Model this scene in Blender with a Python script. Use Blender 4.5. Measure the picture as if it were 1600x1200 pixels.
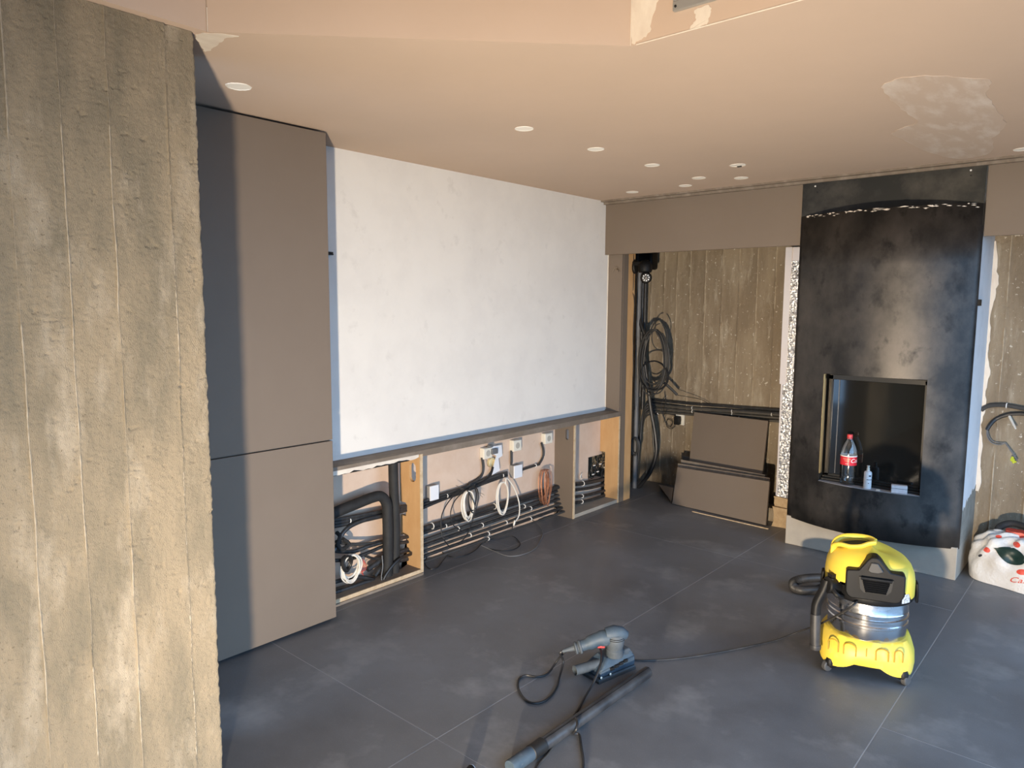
import bpy, bmesh, math, random
import numpy as np
from mathutils import Vector, Matrix
from mathutils.bvhtree import BVHTree
random.seed(7)
S = bpy.context.scene
for o in list(bpy.data.objects): bpy.data.objects.remove(o)

# ------------------------------------------------------------------ camera
H = 1.6                                             # eye height; floor z = 0
FPX = 1122.06
YAW, PITCH, ROLL = math.radians(-41.2506), math.radians(-6.2309), math.radians(0.3279)
FW = Vector((math.sin(YAW)*math.cos(PITCH), math.cos(YAW)*math.cos(PITCH), math.sin(PITCH)))
_r = FW.cross(Vector((0, 0, 1))).normalized(); _u = _r.cross(FW)
RT = math.cos(ROLL)*_r + math.sin(ROLL)*_u
UP = -math.sin(ROLL)*_r + math.cos(ROLL)*_u
cd = bpy.data.cameras.new('camera'); cam = bpy.data.objects.new('camera', cd)
S.collection.objects.link(cam)
cd.sensor_width = 36; cd.lens = FPX/1600*36; cd.clip_start = .02
cam.matrix_world = Matrix(((RT.x, UP.x, -FW.x, 0), (RT.y, UP.y, -FW.y, 0), (RT.z, UP.z, -FW.z, H), (0, 0, 0, 1)))
S.camera = cam
S.view_settings.view_transform = 'Standard'; S.view_settings.look = 'None'
S.view_settings.exposure = 0.0; S.view_settings.gamma = 1; S.view_settings.use_curve_mapping = False

# ------------------------------------------------------------------ world and daylight
W = bpy.data.worlds.new('sky'); S.world = W; W.use_nodes = True
bg = W.node_tree.nodes['Background']
bg.inputs[0].default_value = (.37, .63, 1.0, 1); bg.inputs[1].default_value = 5.2
LAMP_POWER = 126; LAMP_COLOR = (1.0, .83, .62)
LAMP_POS = Vector((-.30, -.30, .15)); LAMP_AIM = Vector((-.34, .94, .22))
WIN = (-1.6, 4.75, 0.02, 2.40); XR = 1.1              # window opening in the right wall
pl = bpy.data.lights.new('window_portal', 'AREA'); pl.shape = 'RECTANGLE'
pl.size = WIN[3]-WIN[2]; pl.size_y = WIN[1]-WIN[0]; pl.cycles.is_portal = True
po = bpy.data.objects.new('window_portal', pl); S.collection.objects.link(po)
po.location = (XR+.02, (WIN[0]+WIN[1])/2, (WIN[2]+WIN[3])/2); po.rotation_euler = (0, math.radians(90), 0)

# ------------------------------------------------------------------ helpers
def ray(px, py): return (FW + RT*((px-800)/FPX) - UP*((py-600)/FPX))
def pX(px, py, X): d = ray(px, py); return Vector((0, 0, H)) + d*(X/d.x)
def pY(px, py, Y): d = ray(px, py); return Vector((0, 0, H)) + d*(Y/d.y)
def pZ(px, py, Z): d = ray(px, py); return Vector((0, 0, H)) + d*((Z-H)/d.z)
AX = (Vector((0, 1, 0)), Vector((0, 0, 1)), Vector((1, 0, 0)))       # wall facing +X : right, up, out
AY = (Vector((1, 0, 0)), Vector((0, 0, 1)), Vector((0, -1, 0)))      # wall facing -Y

def spline(pts, n=6, closed=False):
    P = [Vector(p) for p in pts]
    if len(P) < 3 or n <= 1: return P
    out = []; N = len(P)
    rng = range(N if closed else N-1)
    for i in rng:
        if closed: a, b, c, d = P[(i-1) % N], P[i], P[(i+1) % N], P[(i+2) % N]
        else: a, b, c, d = P[max(i-1, 0)], P[i], P[i+1], P[min(i+2, N-1)]
        for k in range(n):
            t = k/n
            out.append(.5*((2*b)+(c-a)*t+(2*a-5*b+4*c-d)*t*t+(3*b-a-3*c+d)*t**3))
    if not closed: out.append(P[-1])
    return out

class MB:
    def __init__(s): s.v = []; s.f = []; s.m = []; s.cm = 0
    def add(s, vs, fs):
        b = len(s.v); s.v += [tuple(v) for v in vs]
        for f in fs: s.f.append(tuple(b+i for i in f)); s.m.append(s.cm)
        return s
    def box(s, a, b):
        x0, y0, z0 = a; x1, y1, z1 = b
        return s.add([(x0,y0,z0),(x1,y0,z0),(x1,y1,z0),(x0,y1,z0),(x0,y0,z1),(x1,y0,z1),(x1,y1,z1),(x0,y1,z1)],
                     [(0,3,2,1),(4,5,6,7),(0,1,5,4),(1,2,6,5),(2,3,7,6),(3,0,4,7)])
    def obox(s, c, ax, h):
        c = Vector(c); r, u, n = [Vector(a)*k for a, k in zip(ax, h)]
        vs = [c-r-u-n, c+r-u-n, c+r+u-n, c-r+u-n, c-r-u+n, c+r-u+n, c+r+u+n, c-r+u+n]
        return s.add(vs, [(0,3,2,1),(4,5,6,7),(0,1,5,4),(1,2,6,5),(2,3,7,6),(3,0,4,7)])
    def hexa(s, bot, top):                              # two quads
        return s.add(list(bot)+list(top), [(3,2,1,0),(4,5,6,7),(0,1,5,4),(1,2,6,5),(2,3,7,6),(3,0,4,7)])
    def prism(s, poly, ext):
        ext = Vector(ext); n = len(poly); P = [Vector(p) for p in poly]
        return s.add(P+[p+ext for p in P], [tuple(range(n))[::-1], tuple(range(n, 2*n))]+[(i, (i+1) % n, n+(i+1) % n, n+i) for i in range(n)])
    def tube(s, pts, r, seg=8, closed=False, ridge=0.0, sq=(1, 1)):
        P = [Vector(p) for p in pts]; n = len(P)
        T = []
        for i in range(n):
            a = P[(i-1) % n] if closed else P[max(i-1, 0)]
            b = P[(i+1) % n] if closed else P[min(i+1, n-1)]
            t = b-a
            T.append(t.normalized() if t.length > 1e-9 else Vector((0, 0, 1)))
        up = Vector((0, 0, 1)) if abs(T[0].z) < .9 else Vector((1, 0, 0))
        nn = (up-T[0]*up.dot(T[0])).normalized(); vs = []
        for i in range(n):
            nn = nn-T[i]*nn.dot(T[i])
            nn = nn.normalized() if nn.length > 1e-6 else T[i].orthogonal().normalized()
            bb = T[i].cross(nn)
            ri = r[i] if isinstance(r, (list, tuple)) else r
            if ridge and i % 2: ri *= 1-ridge
            for k in range(seg):
                a = 2*math.pi*k/seg
                vs.append(P[i]+nn*math.cos(a)*ri*sq[0]+bb*math.sin(a)*ri*sq[1])
        fs = []
        for i in range(n if closed else n-1):
            j = (i+1) % n
            for k in range(seg):
                l = (k+1) % seg
                fs.append((i*seg+k, i*seg+l, j*seg+l, j*seg+k))
        if not closed: fs += [tuple(range(seg))[::-1], tuple((n-1)*seg+k for k in range(seg))]
        return s.add(vs, fs)
    def lathe(s, prof, c=(0, 0, 0), seg=32, ax=None):
        c = Vector(c)
        if ax is None: e1, e2, e3 = Vector((1,0,0)), Vector((0,1,0)), Vector((0,0,1))
        else:
            e3 = Vector(ax).normalized(); e1 = e3.orthogonal().normalized(); e2 = e3.cross(e1)
        vs = []; n = len(prof)
        for r, z in prof:
            for k in range(seg):
                a = 2*math.pi*k/seg
                vs.append(c+e1*(r*math.cos(a))+e2*(r*math.sin(a))+e3*z)
        fs = [(i*seg+k, i*seg+(k+1) % seg, (i+1)*seg+(k+1) % seg, (i+1)*seg+k) for i in range(n-1) for k in range(seg)]
        if prof[0][0] > 1e-6: fs.append(tuple(range(seg))[::-1])
        if prof[-1][0] > 1e-6: fs.append(tuple((n-1)*seg+k for k in range(seg)))
        return s.add(vs, fs)
    def grid(s, fn, nu, nv):
        vs = [fn(i/nu, j/nv) for j in range(nv+1) for i in range(nu+1)]
        fs = [(j*(nu+1)+i, j*(nu+1)+i+1, (j+1)*(nu+1)+i+1, (j+1)*(nu+1)+i) for j in range(nv) for i in range(nu)]
        return s.add(vs, fs)

def obj(name, mb, mats, parent=None, bevel=0, keep=False, sharp=35, label=None, local=False):
    """one mesh object; top-level ones get their origin at the base centre unless keep"""
    if not isinstance(mats, (list, tuple)): mats = [mats]
    V = np.array(mb.v, dtype=float).reshape(-1, 3)
    loc = Vector((0, 0, 0))
    if parent is not None:
        root = parent
        while root.parent: root = root.parent
        if not local: V = V-np.array(root.location)
    elif not keep:
        lo, hi = V.min(0), V.max(0); loc = Vector(((lo[0]+hi[0])/2, (lo[1]+hi[1])/2, lo[2])); V = V-np.array(loc)
    me = bpy.data.meshes.new(name); me.from_pydata(V.tolist(), [], mb.f)
    bm = bmesh.new(); bm.from_mesh(me); bmesh.ops.recalc_face_normals(bm, faces=bm.faces); bm.to_mesh(me); bm.free()
    for m in mats: me.materials.append(m)
    if len(mats) > 1: me.polygons.foreach_set('material_index', mb.m)
    me.polygons.foreach_set('use_smooth', [True]*len(me.polygons))
    me.set_sharp_from_angle(angle=math.radians(sharp))
    o = bpy.data.objects.new(name, me); S.collection.objects.link(o)
    o.location = loc
    if parent is not None: o.parent = parent
    if bevel:
        b = o.modifiers.new('bevel', 'BEVEL'); b.width = bevel; b.segments = 2; b.limit_method = 'ANGLE'; b.angle_limit = math.radians(40)
    if label: o['label'] = label
    return o
def tag(o, label, cat, group=None, kind=None):
    o['label'] = label; o['category'] = cat
    if group: o['group'] = group
    if kind: o['kind'] = kind
    return o
def thing(name, label, cat, loc=(0, 0, 0), rotz=0, group=None):
    o = bpy.data.objects.new(name, None); S.collection.objects.link(o)
    o.location = loc; o.rotation_euler = (0, 0, rotz); o.empty_display_size = .05
    return tag(o, label, cat, group)
def struct(name, mb, mats, label, cat, **k):
    o = obj(name, mb, mats, keep=True, **k); return tag(o, label, cat, kind='structure')

# ------------------------------------------------------------------ materials
def mat(name, c1, c2=None, rough=.6, metal=0, nscale=6, stretch=(1, 1, 1), lo=.35, hi=.65, bump=0, bscale=120, bdist=.002,
        c3=None, n3=2.0, lo3=.5, hi3=.75, detail=6, spec=.5, rough2=None, emit=None, trans=0, coat=0, speck=None):
    m = bpy.data.materials.new(name); m.use_nodes = True
    nt = m.node_tree; N = nt.nodes; L = nt.links; b = N['Principled BSDF']
    b.inputs['Roughness'].default_value = rough; b.inputs['Metallic'].default_value = metal
    b.inputs['Specular IOR Level'].default_value = spec
    b.inputs['Coat Weight'].default_value = coat
    b.inputs['Base Color'].default_value = (*c1, 1)
    if trans: b.inputs['Transmission Weight'].default_value = trans
    tc = N.new('ShaderNodeTexCoord'); mp = N.new('ShaderNodeMapping'); mp.inputs['Scale'].default_value = stretch
    L.new(tc.outputs['Object'], mp.inputs[0])
    def noise(sc, det, src=mp.outputs[0]):
        n = N.new('ShaderNodeTexNoise'); n.inputs['Scale'].default_value = sc; n.inputs['Detail'].default_value = det
        n.inputs['Roughness'].default_value = .62; L.new(src, n.inputs['Vector']); return n
    def ramp(n, a, c):
        r = N.new('ShaderNodeMapRange'); r.inputs['From Min'].default_value = a; r.inputs['From Max'].default_value = c
        L.new(n.outputs['Fac'], r.inputs['Value']); return r
    col = None
    if c2:
        n = noise(nscale, detail); r = ramp(n, lo, hi)
        mx = N.new('ShaderNodeMix'); mx.data_type = 'RGBA'; L.new(r.outputs[0], mx.inputs[0])
        mx.inputs[6].default_value = (*c1, 1); mx.inputs[7].default_value = (*c2, 1); col = mx.outputs[2]
        if rough2 is not None:
            r2 = N.new('ShaderNodeMapRange'); r2.inputs['To Min'].default_value = rough; r2.inputs['To Max'].default_value = rough2
            L.new(r.outputs[0], r2.inputs['Value']); L.new(r2.outputs[0], b.inputs['Roughness'])
    if c3:
        n = noise(n3, 5); r = ramp(n, lo3, hi3)
        mx = N.new('ShaderNodeMix'); mx.data_type = 'RGBA'; L.new(r.outputs[0], mx.inputs[0])
        if col: L.new(col, mx.inputs[6])
        else: mx.inputs[6].default_value = (*c1, 1)
        mx.inputs[7].default_value = (*c3, 1); col = mx.outputs[2]
    if speck:
        n = noise(speck[0], 3, tc.outputs['Object']); r = ramp(n, speck[1], speck[2])
        mx = N.new('ShaderNodeMix'); mx.data_type = 'RGBA'; L.new(r.outputs[0], mx.inputs[0])
        if col: L.new(col, mx.inputs[6])
        else: mx.inputs[6].default_value = (*c1, 1)
        mx.inputs[7].default_value = (*speck[3], 1); col = mx.outputs[2]
    if col: L.new(col, b.inputs['Base Color'])
    if bump:
        n = noise(bscale, 5); bp = N.new('ShaderNodeBump'); bp.inputs['Strength'].default_value = bump; bp.inputs['Distance'].default_value = bdist
        L.new(n.outputs['Fac'], bp.inputs['Height']); L.new(bp.outputs[0], b.inputs['Normal'])
    if emit:
        b.inputs['Emission Color'].default_value = (*emit[:3], 1); b.inputs['Emission Strength'].default_value = emit[3]
    return m

m_conc = mat('board_formed_concrete', (.325, .262, .178), (.235, .197, .138), rough=.92, nscale=3.6, stretch=(1, 1.7, .6), lo=.42, hi=.60,
             c3=(.43, .36, .265), n3=5.5, lo3=.52, hi3=.72, bump=1.0, bscale=260, bdist=.004, spec=.15, speck=(90, .64, .70, (.20, .16, .11)))
m_conc2 = mat('dusty_brown_concrete', (.225, .178, .125), (.30, .245, .175), rough=.92, nscale=3.2, stretch=(2.4, 1, .5), lo=.40, hi=.62,
              c3=(.40, .35, .27), n3=8, lo3=.56, hi3=.74, bump=1.0, bscale=120, bdist=.005, spec=.15, speck=(42, .655, .69, (.55, .50, .42)))
m_fin = mat('pale_lit_concrete_fin', (.44, .375, .285), (.34, .28, .20), rough=.95, nscale=40)
m_ceil = mat('skimmed_ceiling_plaster', (.525, .41, .325), (.49, .385, .305), rough=.85, nscale=1.4, lo=.3, hi=.7, bump=.06, bscale=60, spec=.25)
m_pink = mat('pink_gypsum_board', (.485, .375, .295), (.515, .40, .32), rough=.88, nscale=1.7, lo=.3, hi=.7, bump=.08, bscale=70, spec=.25)
m_pinkraw = mat('raw_pink_gypsum', (.60, .44, .33), (.65, .50, .39), rough=.92, nscale=7, bump=.25, bscale=220, c3=(.50, .38, .29), n3=22, lo3=.66, hi3=.74, spec=.2)
m_patch = mat('white_filler', (.72, .66, .57), (.60, .52, .44), rough=.55, nscale=7, stretch=(2.5, 1, 1), lo=.35, hi=.7, bump=.2, bscale=18, bdist=.003)
m_patchc = mat('skim_patch_plaster', (.555, .445, .36), (.66, .58, .51), rough=.5, nscale=4.5, stretch=(3.5, 1, 1), lo=.47, hi=.68, bump=.15, bscale=14, bdist=.003)
m_white = mat('white_wall_paint', (.74, .72, .68), (.70, .68, .645), rough=.8, nscale=3.2, lo=.42, hi=.62, c3=(.66, .64, .605), n3=9, lo3=.60, hi3=.74, bump=.06, bscale=90, spec=.3)
m_taupe = mat('taupe_laminate', (.172, .136, .105), (.182, .145, .113), rough=.55, nscale=2, spec=.35)
m_taupe_dusty = mat('dusty_taupe_laminate', (.18, .145, .112), (.26, .222, .183), rough=.65, nscale=7, stretch=(3, 1, 1), lo=.45, hi=.75, spec=.3)
m_mdf = mat('raw_mdf', (.52, .305, .135), (.58, .36, .175), rough=.8, nscale=14, stretch=(1, 1, .35), bump=.15, bscale=180, spec=.25)
m_edge = mat('raw_board_edge', (.60, .47, .31), (.46, .34, .21), rough=.85, nscale=30, bump=.4, bscale=200)
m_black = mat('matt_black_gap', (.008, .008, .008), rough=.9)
m_tile = mat('dark_stone_tile', (.124, .125, .130), (.185, .187, .193), rough=.40, rough2=.55, nscale=1.7, lo=.38, hi=.66,
             c3=(.28, .275, .27), n3=3.3, lo3=.54, hi3=.80, bump=.10, bscale=160, bdist=.001, detail=9, spec=.5, speck=(260, .60, .72, (.24, .235, .23)))
m_grout = mat('pale_grout', (.36, .345, .33), rough=.9)
m_steel = mat('waxed_black_steel', (.040, .039, .038), (.118, .106, .096), rough=.38, rough2=.54, metal=.75, nscale=3.0, stretch=(1.1, 1, .8), lo=.38, hi=.70,
              c3=(.026, .026, .026), n3=9, lo3=.55, hi3=.74, bump=.12, bscale=45, bdist=.002, detail=8)
m_steelflat = mat('dark_steel_plate', (.035, .036, .034), (.09, .085, .075), rough=.45, metal=.7, nscale=5, lo=.45, hi=.75)
m_base = mat('light_mortar_plinth', (.40, .355, .29), (.33, .295, .245), rough=.9, nscale=5, bump=.2, bscale=90)
m_plaster = mat('white_plaster_side', (.84, .84, .84), (.74, .74, .74), rough=.85, nscale=9, lo=.5, hi=.75, bump=.15, bscale=80)
m_greyside = mat('grey_mortar_side', (.34, .31, .26), (.25, .23, .19), rough=.92, nscale=14, bump=.5, bscale=90)
m_foil = mat('crinkled_foil', (.80, .80, .80), (.55, .54, .53), rough=.22, rough2=.4, metal=1, nscale=60, bump=.8, bscale=70, bdist=.006)
m_foilflat = mat('foil_tape', (.70, .66, .66), rough=.45, metal=.5)
m_rubble = mat('crumbly_yellow_block', (.50, .37, .22), (.40, .28, .16), rough=.95, nscale=18, bump=1, bscale=50, bdist=.01)
m_conduit = mat('black_corrugated_conduit', (.022, .022, .023), (.055, .053, .05), rough=.42, nscale=30, lo=.5, hi=.75)
m_foam = mat('black_foam_insulation', (.011, .011, .011), (.02, .02, .02), rough=.75, nscale=20)
m_cable = mat('black_cable_sheath', (.015, .015, .016), rough=.45)
m_greycable = mat('grey_conduit', (.16, .165, .17), (.11, .11, .115), rough=.5, nscale=12)
m_dkgrey = mat('dark_grey_conduit', (.048, .047, .045), (.032, .031, .03), rough=.55, nscale=14)
m_brncond = mat('dusty_brown_conduit', (.085, .076, .064), (.055, .05, .043), rough=.6, nscale=14)
m_whitecable = mat('white_cable_sheath', (.72, .68, .60), rough=.5)
m_copper = mat('copper_wire', (.55, .25, .14), (.40, .17, .09), rough=.45, metal=.55, nscale=40)
m_red = mat('red_wire', (.55, .06, .04), rough=.5)
m_clip = mat('white_nylon_clip', (.78, .76, .72), rough=.5)
m_sock = mat('cream_socket_plastic', (.72, .68, .58), rough=.4)
m_sockd = mat('socket_well', (.42, .39, .33), rough=.5)
m_jbox = mat('white_junction_box', (.74, .75, .77), rough=.5)
m_jside = mat('grey_box_side', (.30, .28, .26), rough=.6)
m_yellowed = mat('yellowed_plastic', (.62, .52, .30), rough=.5)
m_yel = mat('yellow_plastic', (.72, .52, .05), (.76, .56, .075), rough=.45, nscale=5, c3=(.55, .45, .20), n3=7, lo3=.58, hi3=.80)
m_yeld = mat('yellow_groove_shade', (.42, .24, .01), rough=.6)
m_blk = mat('black_plastic', (.006, .006, .0065), (.017, .016, .015), rough=.5, nscale=9, lo=.5, hi=.8, spec=.25)
m_blkd = mat('deep_black_plastic', (.006, .006, .006), rough=.6)
m_inox = mat('stainless_drum', (.66, .66, .67), (.50, .49, .48), rough=.16, rough2=.34, metal=1, nscale=5, stretch=(1, 1, 3), lo=.45, hi=.7)
m_wheel = mat('grey_caster_wheel', (.045, .045, .047), (.08, .078, .075), rough=.6, nscale=30)
m_hose = mat('dusty_black_hose', (.02, .02, .021), (.065, .06, .055), rough=.5, nscale=9, lo=.45, hi=.8)
m_pipe = mat('dusty_black_pipe', (.02, .021, .024), (.07, .072, .077), rough=.38, nscale=7, lo=.42, hi=.78)
m_blue = mat('dusty_blue_plastic', (.022, .043, .068), (.050, .072, .095), rough=.6, nscale=10, lo=.36, hi=.62, c3=(.12, .14, .16), n3=22, lo3=.58, hi3=.78)
m_bluel = mat('dusted_grey_blue_plastic', (.034, .046, .058), (.07, .083, .096), rough=.7, nscale=14)
m_felt = mat('sanding_pad', (.05, .05, .05), rough=.9)
m_sticker = mat('paper_sticker', (.50, .50, .49), (.16, .16, .17), rough=.7, nscale=120, lo=.52, hi=.58, stretch=(1, 1, 1))
m_bag = mat('white_carrier_bag', (.74, .715, .67), (.66, .62, .57), rough=.45, nscale=5, bump=.5, bscale=16, bdist=.02)
m_bagred = mat('red_bag_print', (.68, .07, .04), rough=.45)
m_baggrn = mat('dark_green_bag_print', (.008, .03, .024), rough=.4)
m_cap = mat('red_cap', (.62, .05, .05), rough=.4)
m_label = mat('red_bottle_label', (.62, .02, .035), rough=.35)
m_print = mat('white_print', (.85, .82, .78), rough=.5)
m_pgold = mat('pale_gold_print', (.75, .62, .40), rough=.5)
m_bott = mat('small_bottle_white', (.76, .77, .78), rough=.4)
m_box = mat('pale_carton', (.72, .70, .70), (.62, .58, .58), rough=.6, nscale=40)
m_ink = mat('dark_ink', (.04, .04, .05), rough=.6)
m_rail = mat('dark_firebox_metal', (.045, .043, .04), rough=.35, metal=.8)
m_sill = mat('dusty_grey_sill', (.46, .47, .49), (.34, .34, .36), rough=.6, nscale=20)
m_jambglint = mat('jamb_highlight_gold', (.42, .33, .17), rough=.3, metal=.9)
m_vent = mat('grey_metal_vent', (.36, .36, .35), rough=.45, metal=.5)
m_spot = mat('white_spot_housing', (.86, .83, .76), rough=.6)
m_led = mat('camera_led', (.85, .85, .85), rough=.3)
m_lens = mat('camera_lens', (.12, .10, .09), rough=.15)
m_hook = mat('metal_hook', (.45, .38, .30), rough=.35, metal=.9)
m_grnyel = mat('green_yellow_wire', (.50, .55, .03), rough=.5)
m_peg = mat('pale_plastic_peg', (.66, .63, .56), rough=.6)
m_rawwall = mat('raw_block_wall', (.20, .19, .175), (.15, .14, .13), rough=.9, nscale=4)
m_frame = mat('aluminium_frame', (.10, .10, .105), rough=.4, metal=.6)
m_outside = mat('added_ground_stone', (.12, .12, .12), rough=.8)
m_lampy = mat('work_lamp_case', (.85, .35, .03), rough=.5)
m_lens_on = mat('lit_work_lamp_lens', (.9, .85, .7), rough=.4, emit=(1, .85, .62, 20))
mg = bpy.data.materials.new('firebox_glass'); mg.use_nodes = True
b = mg.node_tree.nodes['Principled BSDF']; b.inputs['Base Color'].default_value = (.012, .011, .009, 1); b.inputs['Roughness'].default_value = .06
mp_ = bpy.data.materials.new('clear_pet_plastic'); mp_.use_nodes = True
nt = mp_.node_tree; b = nt.nodes['Principled BSDF']
b.inputs['Base Color'].default_value = (.9, .93, .93, 1); b.inputs['Roughness'].default_value = .07
tr = nt.nodes.new('ShaderNodeBsdfTransparent'); tr.inputs[0].default_value = (.93, .95, .95, 1)
ms = nt.nodes.new('ShaderNodeMixShader')
lw = nt.nodes.new('ShaderNodeFresnel'); lw.inputs['IOR'].default_value = 1.5
ad = nt.nodes.new('ShaderNodeMath'); ad.operation = 'ADD'; ad.inputs[1].default_value = .08; ad.use_clamp = True
nt.links.new(lw.outputs[0], ad.inputs[0]); nt.links.new(ad.outputs[0], ms.inputs[0]); nt.links.new(tr.outputs[0], ms.inputs[1])
gl = nt.nodes.new('ShaderNodeBsdfGlossy'); gl.inputs['Roughness'].default_value = .07
nt.links.new(gl.outputs[0], ms.inputs[2])
nt.links.new(ms.outputs[0], nt.nodes['Material Output'].inputs[0])

# ------------------------------------------------------------------ setting
XC, YC = -2.235, 1.075          # near concrete wall
XD = -2.985                     # cabinet front
XP, XL, XN = -3.268, -3.13, -3.315   # white panel, ledge front, niche back
HC = 2.42; YH = 4.84; YB = 5.72; YBR = 5.30
FX0, FX1 = -1.733, -.722        # fireplace sides

def vnoise(u, v, sc, seed):
    rs = np.random.RandomState(seed); G = rs.rand(257, 257)
    x = u*sc; y = v*sc
    xi = np.floor(x).astype(int); yi = np.floor(y).astype(int); fx = x-xi; fy = y-yi
    fx = fx*fx*(3-2*fx); fy = fy*fy*(3-2*fy)
    a = G[xi % 257, yi % 257]; b = G[(xi+1) % 257, yi % 257]; c = G[xi % 257, (yi+1) % 257]; d = G[(xi+1) % 257, (yi+1) % 257]
    return (a*(1-fx)+b*fx)*(1-fy)+(c*(1-fx)+d*fx)*fy
def fbm(u, v, sc, seed, o=4):
    s = 0; a = .5
    for i in range(o): s = s+a*vnoise(u, v, sc*2**i, seed+i); a *= .5
    return s
def concrete(name, P0, du, dv, n, w, h, res, seams, mats, label, amp=1.0, fw=.0026, fh=.0042, seed=3, edge_end=False, hseam=None, depth=.25, fin=.0022):
    """cast wall face with board marks, raised fins on the board joints, grit and blow holes"""
    nu, nv = int(w/res), int(h/res)
    u, v = np.meshgrid(np.linspace(0, w, nu+1), np.linspace(0, h, nv+1))
    d = (fbm(u, v, 3, seed)-.5)*.004+(fbm(u, v, 130 if res < .006 else 75, seed+9, 2)-.37)*.0048*amp+(fbm(u*3, v*.4, 20, seed+5, 3)-.45)*.0015
    rs = np.random.RandomState(seed)
    idx = np.searchsorted(np.array(seams), u)
    d += (rs.rand(len(seams)+2)-.5)[idx]*.005
    for k, s0 in enumerate(seams):
        wob = s0+(vnoise(u*0, v, 7, seed+20+k)-.5)*.0035
        d += np.exp(-((u-wob)/fw)**2)*fh*(.25+vnoise(u*0+k, v, 22, seed+40+k))
    if hseam is not None: d -= np.exp(-((v-hseam-(vnoise(u, v*0, 6, seed+70)-.5)*.008)/.004)**2)*.004
    pit = fbm(u, v, 26, seed+50, 3); d -= np.clip((pit-.70)*30, 0, 1)*.004*amp
    pit = fbm(u, v, 9, seed+60, 2); d -= np.clip((fbm(u*.8, v*1.4, 70, seed+55, 3)-.6)*12, 0, 1)*np.clip((pit-.42)*8, 0, 1)*.0035*amp
    uu = u.copy()
    if edge_end:
        f = np.clip((u-(w-.012))/.012, 0, 1)
        uu += f*((fbm(u*0, v, 60, seed+80, 3)-.45)*.008); d -= f**3*.004
    P0, du, dv, n = [np.array(a, float) for a in (P0, du, dv, n)]
    V = P0+uu[..., None]*du+v[..., None]*dv+d[..., None]*n
    mb = MB(); W_ = nu+1
    fs = [(j*W_+i, j*W_+i+1, (j+1)*W_+i+1, (j+1)*W_+i) for j in range(nv) for i in range(nu)]
    vs = V.reshape(-1, 3); mb.add(vs, fs)
    if True:                                            # returns at the four sides and a back
        back = vs-0; 
        ring = [i for i in range(W_)]+[j*W_+nu for j in range(1, nv+1)]+[nv*W_+i for i in range(nu-1, -1, -1)]+[j*W_ for j in range(nv-1, 0, -1)]
        b0 = len(mb.v); mb.v += [tuple(vs[i]-n*depth) for i in ring]
        for k in range(len(ring)):
            k2 = (k+1) % len(ring); mb.f.append((ring[k], b0+k, b0+k2, ring[k2])); mb.m.append(0)
        mb.f.append(tuple(b0+k for k in range(len(ring)))); mb.m.append(0)
    o = obj(name, mb, mats, keep=True, sharp=60); tag(o, label, 'wall', kind='structure')
    rr = random.Random(seed)
    for k, s0 in enumerate(seams):                      # pale laitance fins on the joints, whitened as if catching light, broken here and there
        j = np.arange(0, nv+1, 3); i = min(nu-1, max(1, int(round(s0/res)))); P_ = []
        for jj in j:
            w0 = s0+(vnoise(np.array([0.]), np.array([jj*h/nv]), 7, seed+20+k)[0]-.5)*.0035
            P_.append(Vector(P0+w0*du+(jj*h/nv)*dv+(d[jj, i]+fh*.2)*n))
        keep = vnoise(np.zeros(len(j)), j*h/nv, 5, seed+90+k)
        R_ = [max(.0003, (fin if kk > .42 else .0006)*rr.uniform(.5, 1.25)) for kk in keep]
        obj('joint_fin', MB().tube(P_, R_, 5), m_fin, o)
    return o

Y0 = .30
seam_y = [.345, .457, .575, .697, .819, .985]
near = concrete('wall_near_left', (XC, Y0, 0), (0, 1, 0), (0, 0, 1), (1, 0, 0), YC-Y0, HC, .0033, [s-Y0 for s in seam_y], m_conc,
                'pale board-marked concrete wall filling the left edge of the picture', edge_end=True, seed=11)
struct('wall_near_left_end', MB().box((XC-.25, -3.0, 0), (XC-.001, Y0+.001, HC)), m_conc, 'plain run of the pale concrete wall beside the camera', 'wall')
wb = pY(1046, 595, YB).z
concrete('wall_back_left', (-3.9, YB, 0), (1, 0, 0), (0, 0, 1), (0, -1, 0), 2.3, 2.7, .009, [.28, .42, .55, .68, .80, .93, 1.07, 1.22, 1.37, 1.52, 1.67, 1.83, 2.0, 2.15], m_conc2,
         'brown board-marked concrete wall behind the leaning boards', seed=31, hseam=wb, amp=1.5, fw=.006, fh=.010, fin=.0042)
concrete('wall_back_right', (-.80, YBR, 0), (1, 0, 0), (0, 0, 1), (0, -1, 0), 1.5, 2.6, .008, [.16, .33, .52, .70, .9, 1.1, 1.3], m_conc2,
         'brown concrete wall with chipped plaster right of the fireplace', seed=52, amp=1.5, fw=.006, fh=.008, fin=.0036)
struct('wall_back_right_end', MB().box((.70, YBR+.002, 0), (XR+.3, YBR+.2, 2.6)), m_conc2, 'plain far end of the back concrete wall', 'wall')
struct('wall_niche_side', MB().box((-1.74, 5.32, 0), (-1.60, YB, 2.6)), m_conc2, 'hidden concrete return behind the fireplace', 'wall')
struct('wall_niche_left', MB().box((-3.9, 5.16, 0), (-3.43, YB, 2.6)), m_conc2, 'concrete return behind the cable niche post', 'wall')
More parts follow.
